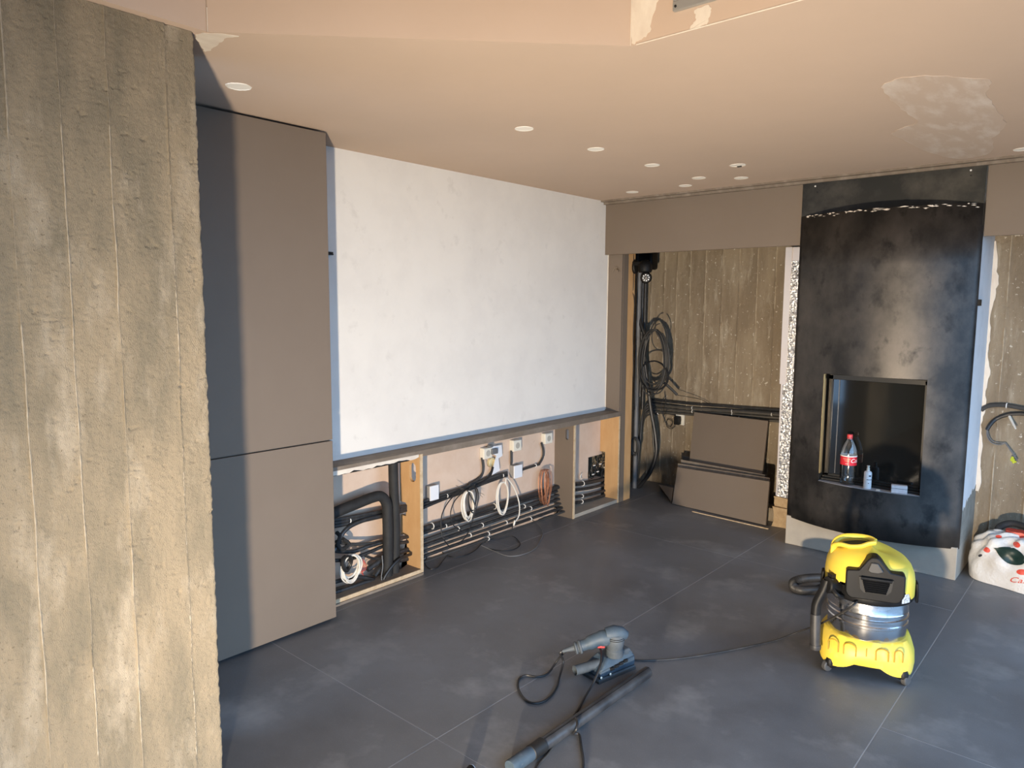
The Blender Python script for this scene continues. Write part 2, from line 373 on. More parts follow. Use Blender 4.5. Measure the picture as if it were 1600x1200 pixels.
# floor
floor = struct('floor', MB().box((-4.3, -3.1, -.10), (XR+.1, 5.9, -.0008)), m_grout, 'dark grey large-format tiled floor with pale joints', 'floor')
xs = [-4.282, -3.07, -1.857, -.645, .567, 1.60]
offs = [.9, 1.705, 1.705, 2.893, 1.0, 2.3]
for i in range(5):
    y = offs[i]-2.6*3
    while y < 5.9:
        a, c = max(y, -3.1), min(y+2.6, 5.9)
        if c-a > .05:
            obj('tile', MB().box((xs[i]+.002, a+.002, -.012), (min(xs[i+1], XR+.1)-.002, c-.002, 0)), m_tile, floor, bevel=.0006)
        y += 2.6
# ceiling with the stepped bulkhead; spot openings are cut through it
spots = [(373,135),(819,201),(931,233),(1019,258),(1153,258),(1092,278),(1158,278),(1071,290),(988,300),(1599,233)]
SP = [pZ(a, b_, HC) for a, b_ in spots]
poly = [(-3.45, .30), (XC-.02, .30), (XC-.02, 1.085), (-2.202, 1.103), (-1.291, 2.033), (XR, 2.033), (XR, 4.86), (-3.45, 4.86)]
mb = MB(); mb.prism([(x, y, HC) for x, y in poly], (0, 0, .44))
cm = obj('ceiling', mb, [m_ceil, m_pink], keep=True)
for p in cm.data.polygons:
    if abs(p.normal.z) < .5: p.material_index = 1
cut = MB()
for i, p in enumerate(SP):
    r0 = .041
    prof = [(r0, -.02), (r0, .05)]
    cut.lathe(prof, (p.x, p.y, HC), 28)
cutter = obj('cutter', cut, m_spot, keep=True)
bo = cm.modifiers.new('b', 'BOOLEAN'); bo.object = cutter; bo.operation = 'DIFFERENCE'; bo.solver = 'EXACT'
bpy.context.view_layer.update()
me2 = bpy.data.meshes.new_from_object(cm.evaluated_get(bpy.context.evaluated_depsgraph_get()))
cm.modifiers.clear(); cm.data = me2; me2.polygons.foreach_set('use_smooth', [False]*len(me2.polygons)); bpy.data.objects.remove(cutter)
ceiling = tag(cm, 'pinkish plaster ceiling stepping up over a diagonal bulkhead', 'ceiling', kind='structure')
def rag(pts, ax, ext, seed, jit=.012, n=5):
    """ragged patch outline from a few corner points"""
    rs = random.Random(seed); out = []
    for p in spline(pts, n, closed=True):
        out.append(p+Vector(ax[0])*rs.uniform(-jit, jit)+Vector(ax[1])*rs.uniform(-jit, jit))
    return MB().prism(out, ext)
HA = (Vector((1, 0, 0)), Vector((0, 1, 0)))
obj('plaster_patch', rag([pZ(*p, HC) for p in [(1378,136),(1405,122),(1455,118),(1510,122),(1548,126),(1542,148),(1558,172),(1572,196),(1551,216),(1548,238),(1500,248),(1455,238),(1398,212),(1405,202),(1432,190),(1408,170),(1388,152)]], HA, (0, 0, -.0015), 4, .006), m_patchc, ceiling, label='pale skimmed patch on the ceiling above the fireplace')
obj('plaster_patch', rag([pZ(*p, HC) for p in [(306,54),(330,52),(372,56),(352,60),(338,72),(322,80),(312,68)]], HA, (0, 0, -.0012), 9, .004), m_patch, ceiling, label='white filler smear at the ceiling corner by the concrete wall')
obj('plaster_patch', rag([pY(*p, 2.033) for p in [(988,-10),(1028,-12),(1022,20),(1014,50),(1000,62),(988,66),(986,30)]], AY, (0, -.0012, 0), 14, .004), m_patch, ceiling, label='white filler smear at the bulkhead corner')
obj('plaster_patch', rag([pY(*p, 2.033) for p in [(1086,14),(1110,10),(1108,26),(1104,38),(1082,46),(1080,40),(1087,30)]], AY, (0, -.0012, 0), 15, .003), m_patch, ceiling, label='white filler smear below the vent')
def bead(a, b_, r=.0016): return MB().tube([a, b_], r, 6)
obj('corner_bead', bead(pZ(325, 50, HC)+Vector((.002, -.002, .0)), pZ(325, 50, HC)+Vector((.002, -.002, .07))), m_patch, ceiling)
obj('corner_bead', bead((-1.290, 2.031, HC+.001), (-1.290, 2.031, HC+.42)), m_patch, ceiling)
obj('corner_bead', MB().tube([(-1.27, 2.033, HC), (-.75, 2.033, HC)], .002, 6), m_patch, ceiling)
# side of the step above the concrete wall, upper ceiling, far walls
struct('wall_step_left', MB().box((-3.3, -3.0, HC+.001), (-2.204, 1.10, 2.86)), m_pink, 'pink gypsum strip above the concrete wall', 'wall')
struct('ceiling_upper', MB().box((-3.3, -3.1, 2.84), (XR+.2, 2.2, 2.95)), m_pink, 'raised ceiling field over the camera position', 'ceiling')
struct('wall_rear', MB().box((-2.5, -3.2, 0), (XR+.2, -3.0, 2.9)), m_rawwall, 'plain wall behind the camera position', 'wall')
mb = MB()
mb.box((XR, -3.1, 0), (XR+.2, WIN[0], 2.9)).box((XR, WIN[1], 0), (XR+.2, 5.5, 2.9)).box((XR, WIN[0], WIN[3]), (XR+.2, WIN[1], 2.9))
struct('wall_right', mb, m_rawwall, 'plain wall with the wide terrace opening to the right', 'wall')
wf = MB()
for y in (WIN[0]+.03, .5, 2.6, WIN[1]-.03): wf.box((XR+.06, y-.03, 0), (XR+.13, y+.03, WIN[3]))
wf.box((XR+.06, WIN[0], WIN[3]-.05), (XR+.13, WIN[1], WIN[3]))
struct('window_1', wf, m_frame, 'dark frame of the open terrace window on the right', 'window')
struct('ground_added', MB().box((XR+.15, -25, -.3), (40, 30, -.06)), m_outside, 'unseen ground outside the window, added to block sky light from below', 'ground')  # unseen ground, added to keep sky below the horizon off the ceiling
# white panel wall and niche backing
yA, yE = 2.055, 4.885
struct('wall_left', MB().box((XP-.06, yA+.002, .75), (XP, yE-.001, HC)), m_white, 'white painted wall panel above the cable niche', 'wall')
hy0, hy1 = pX(919, 730, XN).y, 4.95; hz0, hz1 = pX(930, 748, XN).z, pX(930, 712, XN).z
mb = MB()
mb.box((XN-.05, yA+.002, 0), (XN, hy0, .75)).box((XN-.05, hy0, 0), (XN, 4.92, hz0)).box((XN-.05, hy0, hz1), (XN, 4.92, .75))
wlow = struct('wall_left_lower', mb, m_pinkraw, 'raw pink gypsum backing of the cable niche', 'wall')
struct('wall_left_cavity', MB().box((XN-.35, hy0-.3, 0), (XN-.30, 5.2, .8)), m_black, 'black sheet painting the dark of the cavity behind the niche backing', 'wall')  # black sheet paints the dark seen through the backing hole
struct('wall_left_outer', MB().box((-3.75, .2, 0), (-3.66, 5.2, 2.6)), m_conc2, 'outer shell behind the media wall', 'wall')
# header panels on the back wall with the shadow trim below the ceiling
struct('wall_header_left', MB().box((-3.40, YH, pY(1120, 389.5, YH).z), (FX0+.004, YH+.03, HC+.3)), m_taupe, 'taupe panel hung over the recess left of the fireplace', 'wall')
struct('wall_header_right', MB().box((FX1+.004, YH, pY(1575, 367, YH).z), (XR, YH+.03, HC+.3)), m_taupe, 'taupe panel hung over the wall right of the fireplace', 'wall')
struct('wall_header_back', MB().box((-3.9, YH+.03, HC+.002), (XR, 5.8, HC+.3)), m_conc2, 'slab over the wall recess', 'wall')
struct('trim_1', MB().box((XP+.002, YH-.075, HC-.012), (XR, YH-.035, HC)).box((XP+.002, YH-.035, HC-.028), (XR, YH-.001, HC)), m_taupe_dusty, 'thin taupe shadow trim where ceiling meets the back panels', 'trim')

# ------------------------------------------------------------------ work lamp standing by the camera
wl = thing('work_light', 'orange floor-standing work lamp, switched on, left of the camera', 'lamp', (LAMP_POS.x, LAMP_POS.y, 0))
aim = LAMP_AIM.normalized(); sd = aim.cross(Vector((0, 0, 1))).normalized(); upv = sd.cross(aim)
mb = MB(); mb.obox(LAMP_POS-aim*.035, (sd, upv, aim), (.085, .065, .03)); case = obj('lamp_case', mb, m_lampy, wl, bevel=.008)
mb = MB(); mb.obox(LAMP_POS-aim*.004, (sd, upv, aim), (.07, .05, .002)); obj('lens', mb, m_lens_on, case)
for s in (-1, 1):
    q = Vector((aim.x, aim.y, 0)).normalized(); g0 = Vector((LAMP_POS.x, LAMP_POS.y, .008))+sd*.095*s
    mb = MB().tube(spline([LAMP_POS-aim*.035+sd*.095*s, LAMP_POS-aim*.035+sd*.095*s+Vector((0, 0, -.06)), g0-q*.03, g0-q*.12], 4), .008)
    mb.tube([g0-q*.12, g0+q*.07], .008)
    obj('stand_leg', mb, m_blk, wl)
ld = bpy.data.lights.new('lamp_light', 'AREA'); ld.shape = 'DISK'; ld.size = .11; ld.energy = LAMP_POWER; ld.spread = math.radians(118); ld.color = LAMP_COLOR
lo_ = bpy.data.objects.new('lamp_light', ld); S.collection.objects.link(lo_)
lo_.location = LAMP_POS+aim*.01; lo_.rotation_euler = (-aim).to_track_quat('Z', 'Y').to_euler()

# ------------------------------------------------------------------ tall cabinet
cab = thing('tall_cabinet', 'tall taupe handleless cabinet with one door above another', 'cabinet', ((XD-.25), 1.74, 0))
c0, c1 = pX(341, 1039, XD).y, 2.055
obj('body', MB().box((-3.62, c0+.004, .03), (XD-.022, c1-.003, HC-.018)), m_taupe, cab)
obj('plinth', MB().box((-3.62, c0+.02, 0), (XD-.05, c1-.003, .03)), m_black, cab)
zs = pX(517, 688, XD).z
obj('door', MB().box((XD-.02, c0, zs+.003), (XD, c1, HC-.012)), m_taupe, cab, bevel=.0015)
obj('door', MB().box((XD-.02, c0, .016), (XD, c1, zs-.003)), m_taupe, cab, bevel=.0015)
cab2 = thing('tall_cabinet', 'next cabinet tucked behind the concrete wall, coloured black as the dark gap', 'cabinet', ((XD-.25), .9, 0))
obj('body', MB().box((-3.62, .35, 0), (XD-.06, c0-.012, HC-.018)), m_black, cab2)  # black body colour paints the dark of the gap beside the doors
st = MB().tube(spline([pX(513, 397, XP+.004), pX(516, 395, XP+.02), pX(521, 398, XP+.03)], 4), .004).obox(pX(516, 396, XP+.012), AX, (.012, .008, .010))
tag(obj('cable_stub', st, m_cable), 'tiny black cable stub at the left edge of the white panel', 'cable')

# ------------------------------------------------------------------ niche carcass
zl = .752
led = thing('niche_ledge', 'long dusty taupe ledge board under the white wall panel', 'ledge', (-3.2, 3.4, zl-.03))
obj('board', MB().box((XN, yA, zl-.022), (XL, yE+.02, zl)), m_taupe_dusty, led, bevel=.001)
obj('front_rail', MB().box((XL-.02, pX(661, 720, XL).y, zl-.036), (XL+.001, yE+.018, zl-.020)), m_taupe_dusty, led)
mb = MB(); rs = random.Random(5)
ys = np.linspace(2.10, 2.745, 22); lowz = [zl-.028-rs.uniform(.006, .018) for _ in ys]
V = []
for x in (XL-.016, XL+.002):
    V += [(x, y, zl-.020) for y in ys]+[(x, y, z) for y, z in zip(ys, lowz)]
n = len(ys); F_ = []
for i in range(n-1):
    F_ += [(i, i+1, n+i+1, n+i), (2*n+i, 3*n+i, 3*n+i+1, 2*n+i+1), (i, 2*n+i, 2*n+i+1, i+1), (n+i, n+i+1, 3*n+i+1, 3*n+i)]
F_ += [(0, n, 3*n, 2*n), (n-1, 3*n-1, 4*n-1, 2*n-1)]
mb.add(V, F_); obj('broken_edge', mb, m_patch, led, label='broken white plaster edge')
obj('support_strip', MB().box((XN, 2.06, zl-.055), (XL-.03, 2.70, zl-.024)), m_black, led)

def post(y, label, face_mat, name='niche_post', th=.019, z0=.0, slot=True, notches=(), back=XN+.002):
    """upright board of the niche: side sheet with notches at its back, an oval cable slot and a raw front edge"""
    t = thing(name, label, 'post', ((XL+back)/2, y, 0))
    zt = zl-.022; out = [(back, z0), (XL-.006, z0), (XL-.006, zt), (back, zt)]
    for a, b_, d in sorted(notches, reverse=True): out += [(back, b_), (back+d, b_), (back+d, a), (back, a)]
    if slot:                                            # keyhole cut so that the sheet has a true opening
        sx, sz, rr, hh = slot; ring = []
        for k in range(17): a = math.pi*k/16; ring.append((sx+rr*math.cos(a), sz+hh+rr*math.sin(a)))
        for k in range(17): a = math.pi+math.pi*k/16; ring.append((sx+rr*math.cos(a), sz-hh+rr*math.sin(a)))
        bm = bmesh.new()
        o_ = [bm.verts.new((x, 0, z)) for x, z in out]; i_ = [bm.verts.new((x, 0, z)) for x, z in ring]
        eds = [bm.edges.new((v[i], v[(i+1) % len(v)])) for v in (o_, i_) for i in range(len(v))]
        bmesh.ops.triangle_fill(bm, use_beauty=True, edges=eds)
        g = bmesh.ops.extrude_face_region(bm, geom=bm.faces[:])
        bmesh.ops.translate(bm, vec=(0, th, 0), verts=[e for e in g['geom'] if isinstance(e, bmesh.types.BMVert)])
        bm.verts.index_update(); mb = MB(); mb.add([(v.co.x, v.co.y+y, v.co.z) for v in bm.verts], [tuple(v.index for v in f.verts) for f in bm.faces]); bm.free()
    else: mb = MB().prism([(x, y, z) for x, z in out], (0, th, 0))
    obj('side_board', mb, face_mat, t)
    obj('front_edge', MB().box((XL-.006, y-.0008, z0), (XL, y+th+.0008, zt)), m_edge, t)
    return t
zn = lambda px, py: pY(px, py, 2.757).z
post(2.757, 'raw orange chipboard post with a cable slot beside the thick black pipes', m_mdf, slot=(-3.20, zn(645, 738), .030, .028),
     notches=((zn(633, 806), zn(633, 785), .05), (zn(633, 892), zn(633, 836), .055)))
post(4.277, 'taupe laminated post standing between the two cable bays', m_taupe, slot=(pY(886, 678, 4.277).x, pY(886, 679, 4.277).z, .016, .024))
pe = post(4.89, 'raw orange end board of the niche next to the corner post', m_mdf, slot=None, notches=((.0, pY(945, 706, 4.89).z, .05),))
bb = thing('niche_bottom_board', 'taupe bottom board with a raw chipped edge under the thick pipes', 'board', (-3.2, 2.4, 0))
mb = MB(); bk = [(XN+.02, 2.08), (XN+.05, 2.3), (XN+.09, 2.45), (XN+.075, 2.56), (XN+.10, 2.66), (XN+.06, 2.755)]
mb.prism([(XL-.004, 2.757, .016), (XL-.004, 2.06, .016)]+[(x, y, .016) for x, y in bk], (0, 0, .018)); obj('board', mb, m_taupe_dusty, bb)
obj('raw_edge', MB().box((XL-.004, 2.10, .012), (XL+.003, 2.757, .035)), m_edge, bb)
obj('floor_strip', MB().box((XL-.03, 2.06, 0), (XL+.012, 2.765, .014)), m_taupe_dusty, bb)
tag(obj('threshold_slab', MB().box((XN, 4.298, 0), (XL-.004, 4.888, .028)), m_base, bevel=.003), 'low mortar strip on the floor of the far cable bay', 'slab')
# corner post at the far end of the niche
cp = thing('corner_post', 'taupe boxed corner post with a raw wooden edge at the end of the white panel', 'post', (-3.2, 4.95, 0))
yS1, yS2 = 4.973, 5.075
obj('side_panel', MB().box((XP-.05, yE, zl), (XL-.003, yE+.018, HC)), m_taupe, cp)
obj('front_strip', MB().box((XL-.018, yE+.019, 0), (XL, yS1, HC-.001)), m_taupe, cp)
obj('raw_edge', MB().box((XL-.07, yS1, 0), (XL-.002, yS2, HC-.001)), m_mdf, cp)
obj('filler_edge', MB().tube([(XP+.003, yE-.001, zl+.01), (XP+.003, yE-.001, HC-.02)], .004, 6), m_patch, cp)
hk = thing('wall_hook', 'small metal screw hook on the corner post', 'hook', pY(964, 422, yE))
obj('shank', MB().tube(spline([pY(964, 421, yE), pY(965, 422, yE-.03), pY(966, 425, yE-.035)], 4), .005), m_hook, hk)
obj('arms', MB().tube(spline([pY(958, 424, yE-.004), pY(963, 416, yE-.008), pY(968, 425, yE-.004)], 3), .0028), m_hook, hk)

# ------------------------------------------------------------------ cables in the niche
ORD = ['topmost', 'second', 'third', 'fourth', 'fifth', 'sixth', 'seventh', 'eighth']
def run(pts, r, m, label, name='conduit', cat='conduit', plane='X', seg=8, n=6, group=None, clips=(), ridge=0, cm=None):
    """cable or conduit through points (px, py, depth of the plane it lies in)"""
    f = {'X': pX, 'Y': pY, 'Z': pZ}[plane]
    P = spline([f(*p) if len(p) == 3 else Vector(p[:3]) for p in pts], n)
    o = tag(obj(name, MB().tube(P, r, seg, ridge=ridge), m), label, cat, group)
    for t in clips:
        i = int(t*(len(P)-2)); d = (P[i+1]-P[i]).normalized(); q = P[i].lerp(P[i+1], .5)
        e1 = d.orthogonal().normalized(); e2 = d.cross(e1)
        ring = [q+(e1*math.cos(a)+e2*math.sin(a))*(r+.002) for a in [2*math.pi*k/12 for k in range(12)]]
        obj('cable_clip', MB().tube(ring, .0032, 5, closed=True), cm or m_clip, o)
    return o
def coil(c, ax, rx, ry, loops, r, m, label, name='cable_coil', cat='cable', jit=.006, seed=1, tail=(), head=(), depth=.02, seg=6):
    rs = random.Random(seed); c = Vector(c); P = [Vector(p) for p in head]; n = 14
    for l in range(loops):
        sx, sy = 1+rs.uniform(-.16, .14), 1+rs.uniform(-.12, .10); off = rs.uniform(-jit, jit), rs.uniform(-jit, jit); dd = rs.uniform(0, depth)
        for k in range(n):
            a = math.pi/2+2*math.pi*k/n
            P.append(c+ax[0]*(rx*sx*math.cos(a)+off[0])+ax[1]*(ry*(sy*math.sin(a)+1-sy)+0*off[1])+ax[2]*(dd+.004*math.sin(a*2)))
    P += [Vector(p) for p in tail]
    return tag(obj(name, MB().tube(spline(P, 3), r, seg), m), label, cat)

# bay with the thick pipes
run([(614, 712, -3.215), (615, 760, -3.215), (618, 830, -3.215), (616, 906, -3.215)], .0285, m_foam, 'thick black insulated pipe standing upright against the orange post', 'insulated_pipe', 'pipe', seg=16)
run([(505, 809, -3.20), (523, 801, -3.20), (555, 788, -3.20), (583, 777, -3.20), (596, 776, -3.20), (604, 788, -3.20), (605.5, 812, -3.20), (606, 850, -3.20), (605, 902, -3.20)], .030, m_foam,
    'thick black insulated pipe bending down through an elbow', 'insulated_pipe', 'pipe', seg=16)
for k in range(3):
    run([(505, 816+k*5, -3.262), (560, 806+k*4.5, -3.262), (600, 798+k*4, -3.262), (640, 789+k*3.5, -3.262)], .0115, m_conduit,
        'black conduit behind the elbow pipe, %s of three side by side' % ['top', 'middle', 'lowest'][k], clips=(.28,) if k == 1 else ())
run([(600, 806, -3.24), (572, 812, -3.24), (548, 822, -3.235), (535, 834, -3.23), (527, 852, -3.23), (516, 868, -3.23)], .012, m_conduit, 'black conduit sagging in an arc left of the elbow pipe')
run([(512, 860, -3.235), (550, 862, -3.235), (575, 854, -3.23), (604, 846, -3.235), (640, 838, -3.25)], .0115, m_conduit, 'black conduit crossing above the white cable coil', clips=(.9,))
run([(512, 876, -3.21), (545, 874, -3.21), (574, 864, -3.215), (604, 852, -3.23), (640, 846, -3.25)], .0105, m_conduit, 'black conduit crossing just over the white cable coil')
run([(525, 846, -3.24), (545, 850, -3.24), (570, 850, -3.24), (597, 846, -3.245)], .009, m_dkgrey, 'slim grey conduit above the white cable coil')
run([(510, 913, -3.225), (540, 905, -3.225), (562, 902, -3.22), (582, 906, -3.215), (596, 912, -3.22)], .0125, m_conduit, 'upper black conduit along the bottom board', clips=(.3,))
run([(510, 930, -3.205), (545, 919, -3.205), (575, 909, -3.205), (596, 909, -3.21), (612, 904, -3.22)], .013, m_conduit, 'lower black conduit along the bottom board')
run([(574, 890, -3.235), (588, 880, -3.24), (604, 870, -3.245), (640, 858, -3.25)], .016, m_conduit, 'open-ended black conduit stub behind the upright pipes')
run([(585, 900, -3.23), (598, 884, -3.24), (615, 878, -3.25), (642, 872, -3.255)], .014, m_conduit, 'black conduit low behind the upright pipes')
run([(570, 868, -3.25), (585, 873, -3.25), (598, 870, -3.25)], .008, m_conduit, 'short sagging black conduit left of the upright pipes')
run([(597, 911, -3.175), (603, 898, -3.17), (615, 882, -3.165), (628, 871, -3.17), (642, 866, -3.20)], .009, m_cable, 'black cable arching up in front of the upright pipes', 'cable', 'cable')
run([(597, 868, -3.165), (598, 885, -3.165), (596, 900, -3.165), (597, 911, -3.17)], .0035, m_greycable, 'thin grey cable hanging down the elbow pipe', 'cable', 'cable')
coil(pX(545, 886, -3.20), AX, .062, .072, 7, .0042, m_whitecable, 'coil of white cable lying by the tall cabinet', seed=3, depth=.03)
coil(pX(541, 879, -3.185), AX, .030, .040, 4, .006, m_cable, 'small tangle of black cable inside the white coil', seed=9, depth=.02)
for k in range(4):
    run([(560+k*2, 872, -3.20), (566+k*2, 880+k, -3.19), (562+k*3, 890, -3.185), (568-k, 899-k*2, -3.19)], .0016, m_red, 'thin red wires dangling beside the white coil', 'wire', 'wire', seg=5, group='red wires by the white coil')
run([(526, 832, -3.25), (531, 838, -3.22), (528, 850, -3.21), (534, 858, -3.21), (545, 850, -3.22), (536, 842, -3.21)], .011, m_foam, 'black taped cable end at the edge of the tall cabinet', 'taped_cable', 'cable')
# middle bay, upper run
for k in range(3):
    run([(655, 786+k*5, -3.285), (690, 773+k*4.2, -3.285), (722, 763+k*3.4, -3.285), (755, 750+k*3, -3.285), (792, 738+k*2.4, -3.285)], .0095, m_conduit if k else m_dkgrey,
        'upper run of black conduit to the junction box, %s of three' % ['top', 'middle', 'lowest'][k], clips=((.32, .68, .96) if k == 1 else ()))
run([(753, 715, -3.295), (755, 730, -3.295), (753, 742, -3.292), (744, 751, -3.288), (732, 757, -3.287)], .0085, m_dkgrey, 'grey conduit dropping from the nearest socket')
run([(770, 730, -3.285), (766, 742, -3.275), (756, 752, -3.275), (742, 759, -3.275)], .009, m_cable, 'black conduit dropping from the broken socket')
run([(799, 704, -3.295), (799, 726, -3.295)], .0085, m_dkgrey, 'short grey conduit between middle socket and junction box', n=1)
run([(846, 692, -3.295), (849, 704, -3.295), (848, 715, -3.295), (842, 726, -3.293)], .0085, m_dkgrey, 'grey conduit dropping from the far socket')
run([(808, 737, -3.293), (825, 731, -3.293), (843, 725.5, -3.293)], .0085, m_dkgrey, 'grey conduit from junction box to the copper wire bundle', clips=(.12, .9))
def socket(px, py, plane, face, w, h, label, depth=.035, name='wall_socket', round_=True):
    ax = AX if plane == 'X' else AY; c = (pX if plane == 'X' else pY)(px, py, face)
    t = thing(name, label, 'socket', c-Vector((0, 0, h/2)))
    obj('back_box', MB().obox(c+ax[2]*depth/2, ax, (w/2, h/2, depth/2)), m_sock, t, bevel=.003)
    p = obj('face_plate', MB().obox(c+ax[2]*(depth+.003), ax, (w/2-.002, h/2-.002, .004)), m_sock, t, bevel=.002)
    obj('socket_well', MB().lathe([(.0001, 0), (.019, 0), (.019, .0012), (.0215, .0012), (.0215, .003), (.0001, .003)][0:5], c+ax[2]*(depth+.0055), 20, ax[2]), m_sockd, p)
    for s in (-1, 1): obj('pin_hole', MB().lathe([(.0035, 0), (.0035, .001)], c+ax[2]*(depth+.0068)+ax[0]*.0095*s, 8, ax[2]), m_black, p)
    return t
def jbox(px, py, plane, face, w, h, label, depth=.04):
    ax = AX if plane == 'X' else AY; c = (pX if plane == 'X' else pY)(px, py, face)
    t = thing('junction_box', label, 'junction box', c-Vector((0, 0, h/2)))
    obj('body', MB().obox(c+ax[2]*depth/2, ax, (w/2, h/2, depth/2)), m_jside, t, bevel=.003)
    obj('lid', MB().obox(c+ax[2]*(depth+.004), ax, (w/2+.001, h/2+.001, .005)), m_jbox, t, bevel=.002)
    return t
socket(756, 707, 'X', XN, .082, .075, 'cream wall socket nearest the orange post, under the ledge')
socket(802, 695, 'X', XN, .085, .080, 'cream wall socket in the middle of the three under the ledge')
socket(851, 684, 'X', XN, .088, .080, 'cream wall socket above the copper wire bundle')
jbox(671, 768, 'X', XN, .070, .092, 'white junction box beside the orange post')
jbox(802, 735, 'X', XN, .085, .090, 'white junction box below the middle socket')
bs = thing('broken_socket', 'broken open wall socket with yellowed round insert and torn white frame', 'socket', pX(769, 722, XN))
obj('insert', MB().lathe([(.034, 0), (.034, .02), (.026, .024), (.024, .012), (.0001, .012)], pX(766, 722, XN), 20, (1, 0, 0)), m_yellowed, bs)
mb = MB().prism([pX(*p, XN+.03) for p in [(764, 698), (783, 695), (784, 712), (778, 716), (780, 735), (768, 742), (771, 726), (775, 712), (766, 708)]], (.006, 0, 0)); obj('torn_frame', mb, m_jbox, bs)
obj('loose_terminal', MB().obox(pX(772, 705, XN+.045), AX, (.028, .018, .012)).obox(pX(766, 697, XN+.04), AX, (.018, .008, .012)), m_greycable, bs, bevel=.002)
obj('screw_tail', MB().tube(spline([pX(759, 716, XN+.03), pX(762, 728, XN+.035), pX(769, 729, XN+.04)], 4), .002), m_hook, bs)
# coils hanging in the middle bay
coil(pX(729, 788, -3.245), AX, .052, .092, 6, .0042, m_whitecable, 'coil of white cable tied to the upper conduit run near the orange post', seed=21, depth=.03)
coil(pX(737, 779, -3.235), AX, .040, .080, 3, .0042, m_cable, 'black cable loops tied together with the nearer white coil', seed=23, depth=.02)
run([(726, 765, -3.23), (706, 778, -3.215), (692, 800, -3.20), (689, 822, -3.19), (693, 842, -3.17), (704, 856, -3.16)], .0036, m_cable, 'black cable hanging in a long loop from the nearer coil', 'cable', 'cable')
run([(727, 766, -3.225), (711, 782, -3.21), (704, 802, -3.20), (708, 820, -3.19), (722, 830, -3.18)], .0034, m_cable, 'black cable hanging in a short loop from the nearer coil', 'cable', 'cable')
run([(730, 766, -3.22), (742, 790, -3.20), (738, 815, -3.19), (728, 838, -3.17), (716, 850, -3.16)], .0034, m_cable, 'black cable hanging straight from the nearer coil', 'cable', 'cable')
for k, (a, b_) in enumerate([((712, 758), (723, 766)), ((752, 771), (757, 774)), ((744, 768), (754, 777))]):
    run([(727, 766, -3.25), (*a, -3.24), (*b_, -3.235)], .0014, m_hook, 'stiff brown wire ends sticking out of the nearer coil', 'wire', 'wire', seg=5, group='wire ends at the coil')
coil(pX(783, 776, -3.25), AX, .052, .105, 3, .0048, m_whitecable, 'coil of white cable hanging from the clip by the junction box', seed=33, depth=.02,
     tail=[pX(792, 747, -3.235), pX(803, 762, -3.23), (pX(811, 785, -3.22)), pX(811, 805, -3.21), pX(805, 815, -3.20)])
tag(obj('cable_plug', MB().lathe([(.0001, -.022), (.005, -.02), (.008, -.006), (.0075, .012), (.004, .018), (.0001, .019)], pX(803.5, 817, -3.20), 12, (-.0, .25, .8)), m_whitecable), 'white plug at the end of the hanging white cable', 'plug')
cu = [coil(pX(848, 759, -3.262), AX, .040, .125, 15, .0017, m_copper, 'bundle of loose copper wire hanging below the far socket', 'wire_bundle', 'wire', seed=41, depth=.05, jit=.03)]
coil(pX(855, 767, -3.225), AX, .030, .10, 4, .0015, m_copper, 'brighter strands in front of the copper wire bundle', 'wire_bundle', 'wire', seed=43, depth=.02, jit=.02)
# middle bay, lower run
L0 = [826, 833, 845, 853, 862, 870, 879]; L1 = [760, 766, 773, 779, 787, 794, 801]
XX = [-3.275, -3.285, -3.27, -3.265, -3.25, -3.235, -3.215]
for k in range(7):
    a, b_ = L0[k], L1[k]
    pts = [(655, a+2, XX[k])]+[(655+(880-655)*t, (a+2)+(b_-a-4)*t+random.uniform(-.6, .6), XX[k]) for t in (.25, .5, .75)]+[(882, b_-2, XX[k])]
    run(pts, [.017, .011, .0105, .011, .0095, .0105, .009][k], m_conduit if k not in (2, 4, 6) else m_dkgrey, 'black conduit of the lower run in the middle bay, %s from the top' % ORD[k] if k else 'thick black conduit on top of the lower run in the middle bay',
        clips=[(.12, .55), (.2,), (.3, .75), (.45, .8), (.35, .62), (.48, .82), (.52,)][k])
run([(800, 829, .006), (802, 818, .02), (812, 811, .035), (826, 811, .03), (842, 819, .02), (848, 833, .008), (845, 843, .004), (836, 857, .004), (818, 866, .004), (795, 869, .004), (772, 861, .004), (752, 852, .02)], .0034, m_greycable,
    'thin grey cable looping out onto the tiles', 'cable', 'cable', 'Z')
run([(757, 843, .004), (778, 842, .005), (800, 838, .012), (810, 845, .006), (812, 852, .004), (800, 859, .004), (778, 860, .004), (760, 856, .004)], .003, m_cable, 'thin black cable loop on the tiles below the white coil', 'cable', 'cable', 'Z')
run([(690, 862, .006), (705, 870, .004), (725, 868, .004), (742, 860, .004), (752, 850, .006), (762, 846, .02)], .0034, m_cable, 'black cable snaking on the tiles below the lower run', 'cable', 'cable', 'Z')
run([(668, 868, .03), (664, 880, .012), (672, 889, .004), (684, 886, .004), (692, 876, .006), (700, 866, .03)], .0034, m_cable, 'black cable loop on the tiles beside the orange post', 'cable', 'cable', 'Z')
run([(842, 812, .03), (858, 806, .035), (868, 803, .03), (872, 797, .05), (866, 790, .08)], .005, m_cable, 'black cable end curled up against the taupe post', 'cable', 'cable', 'Z')
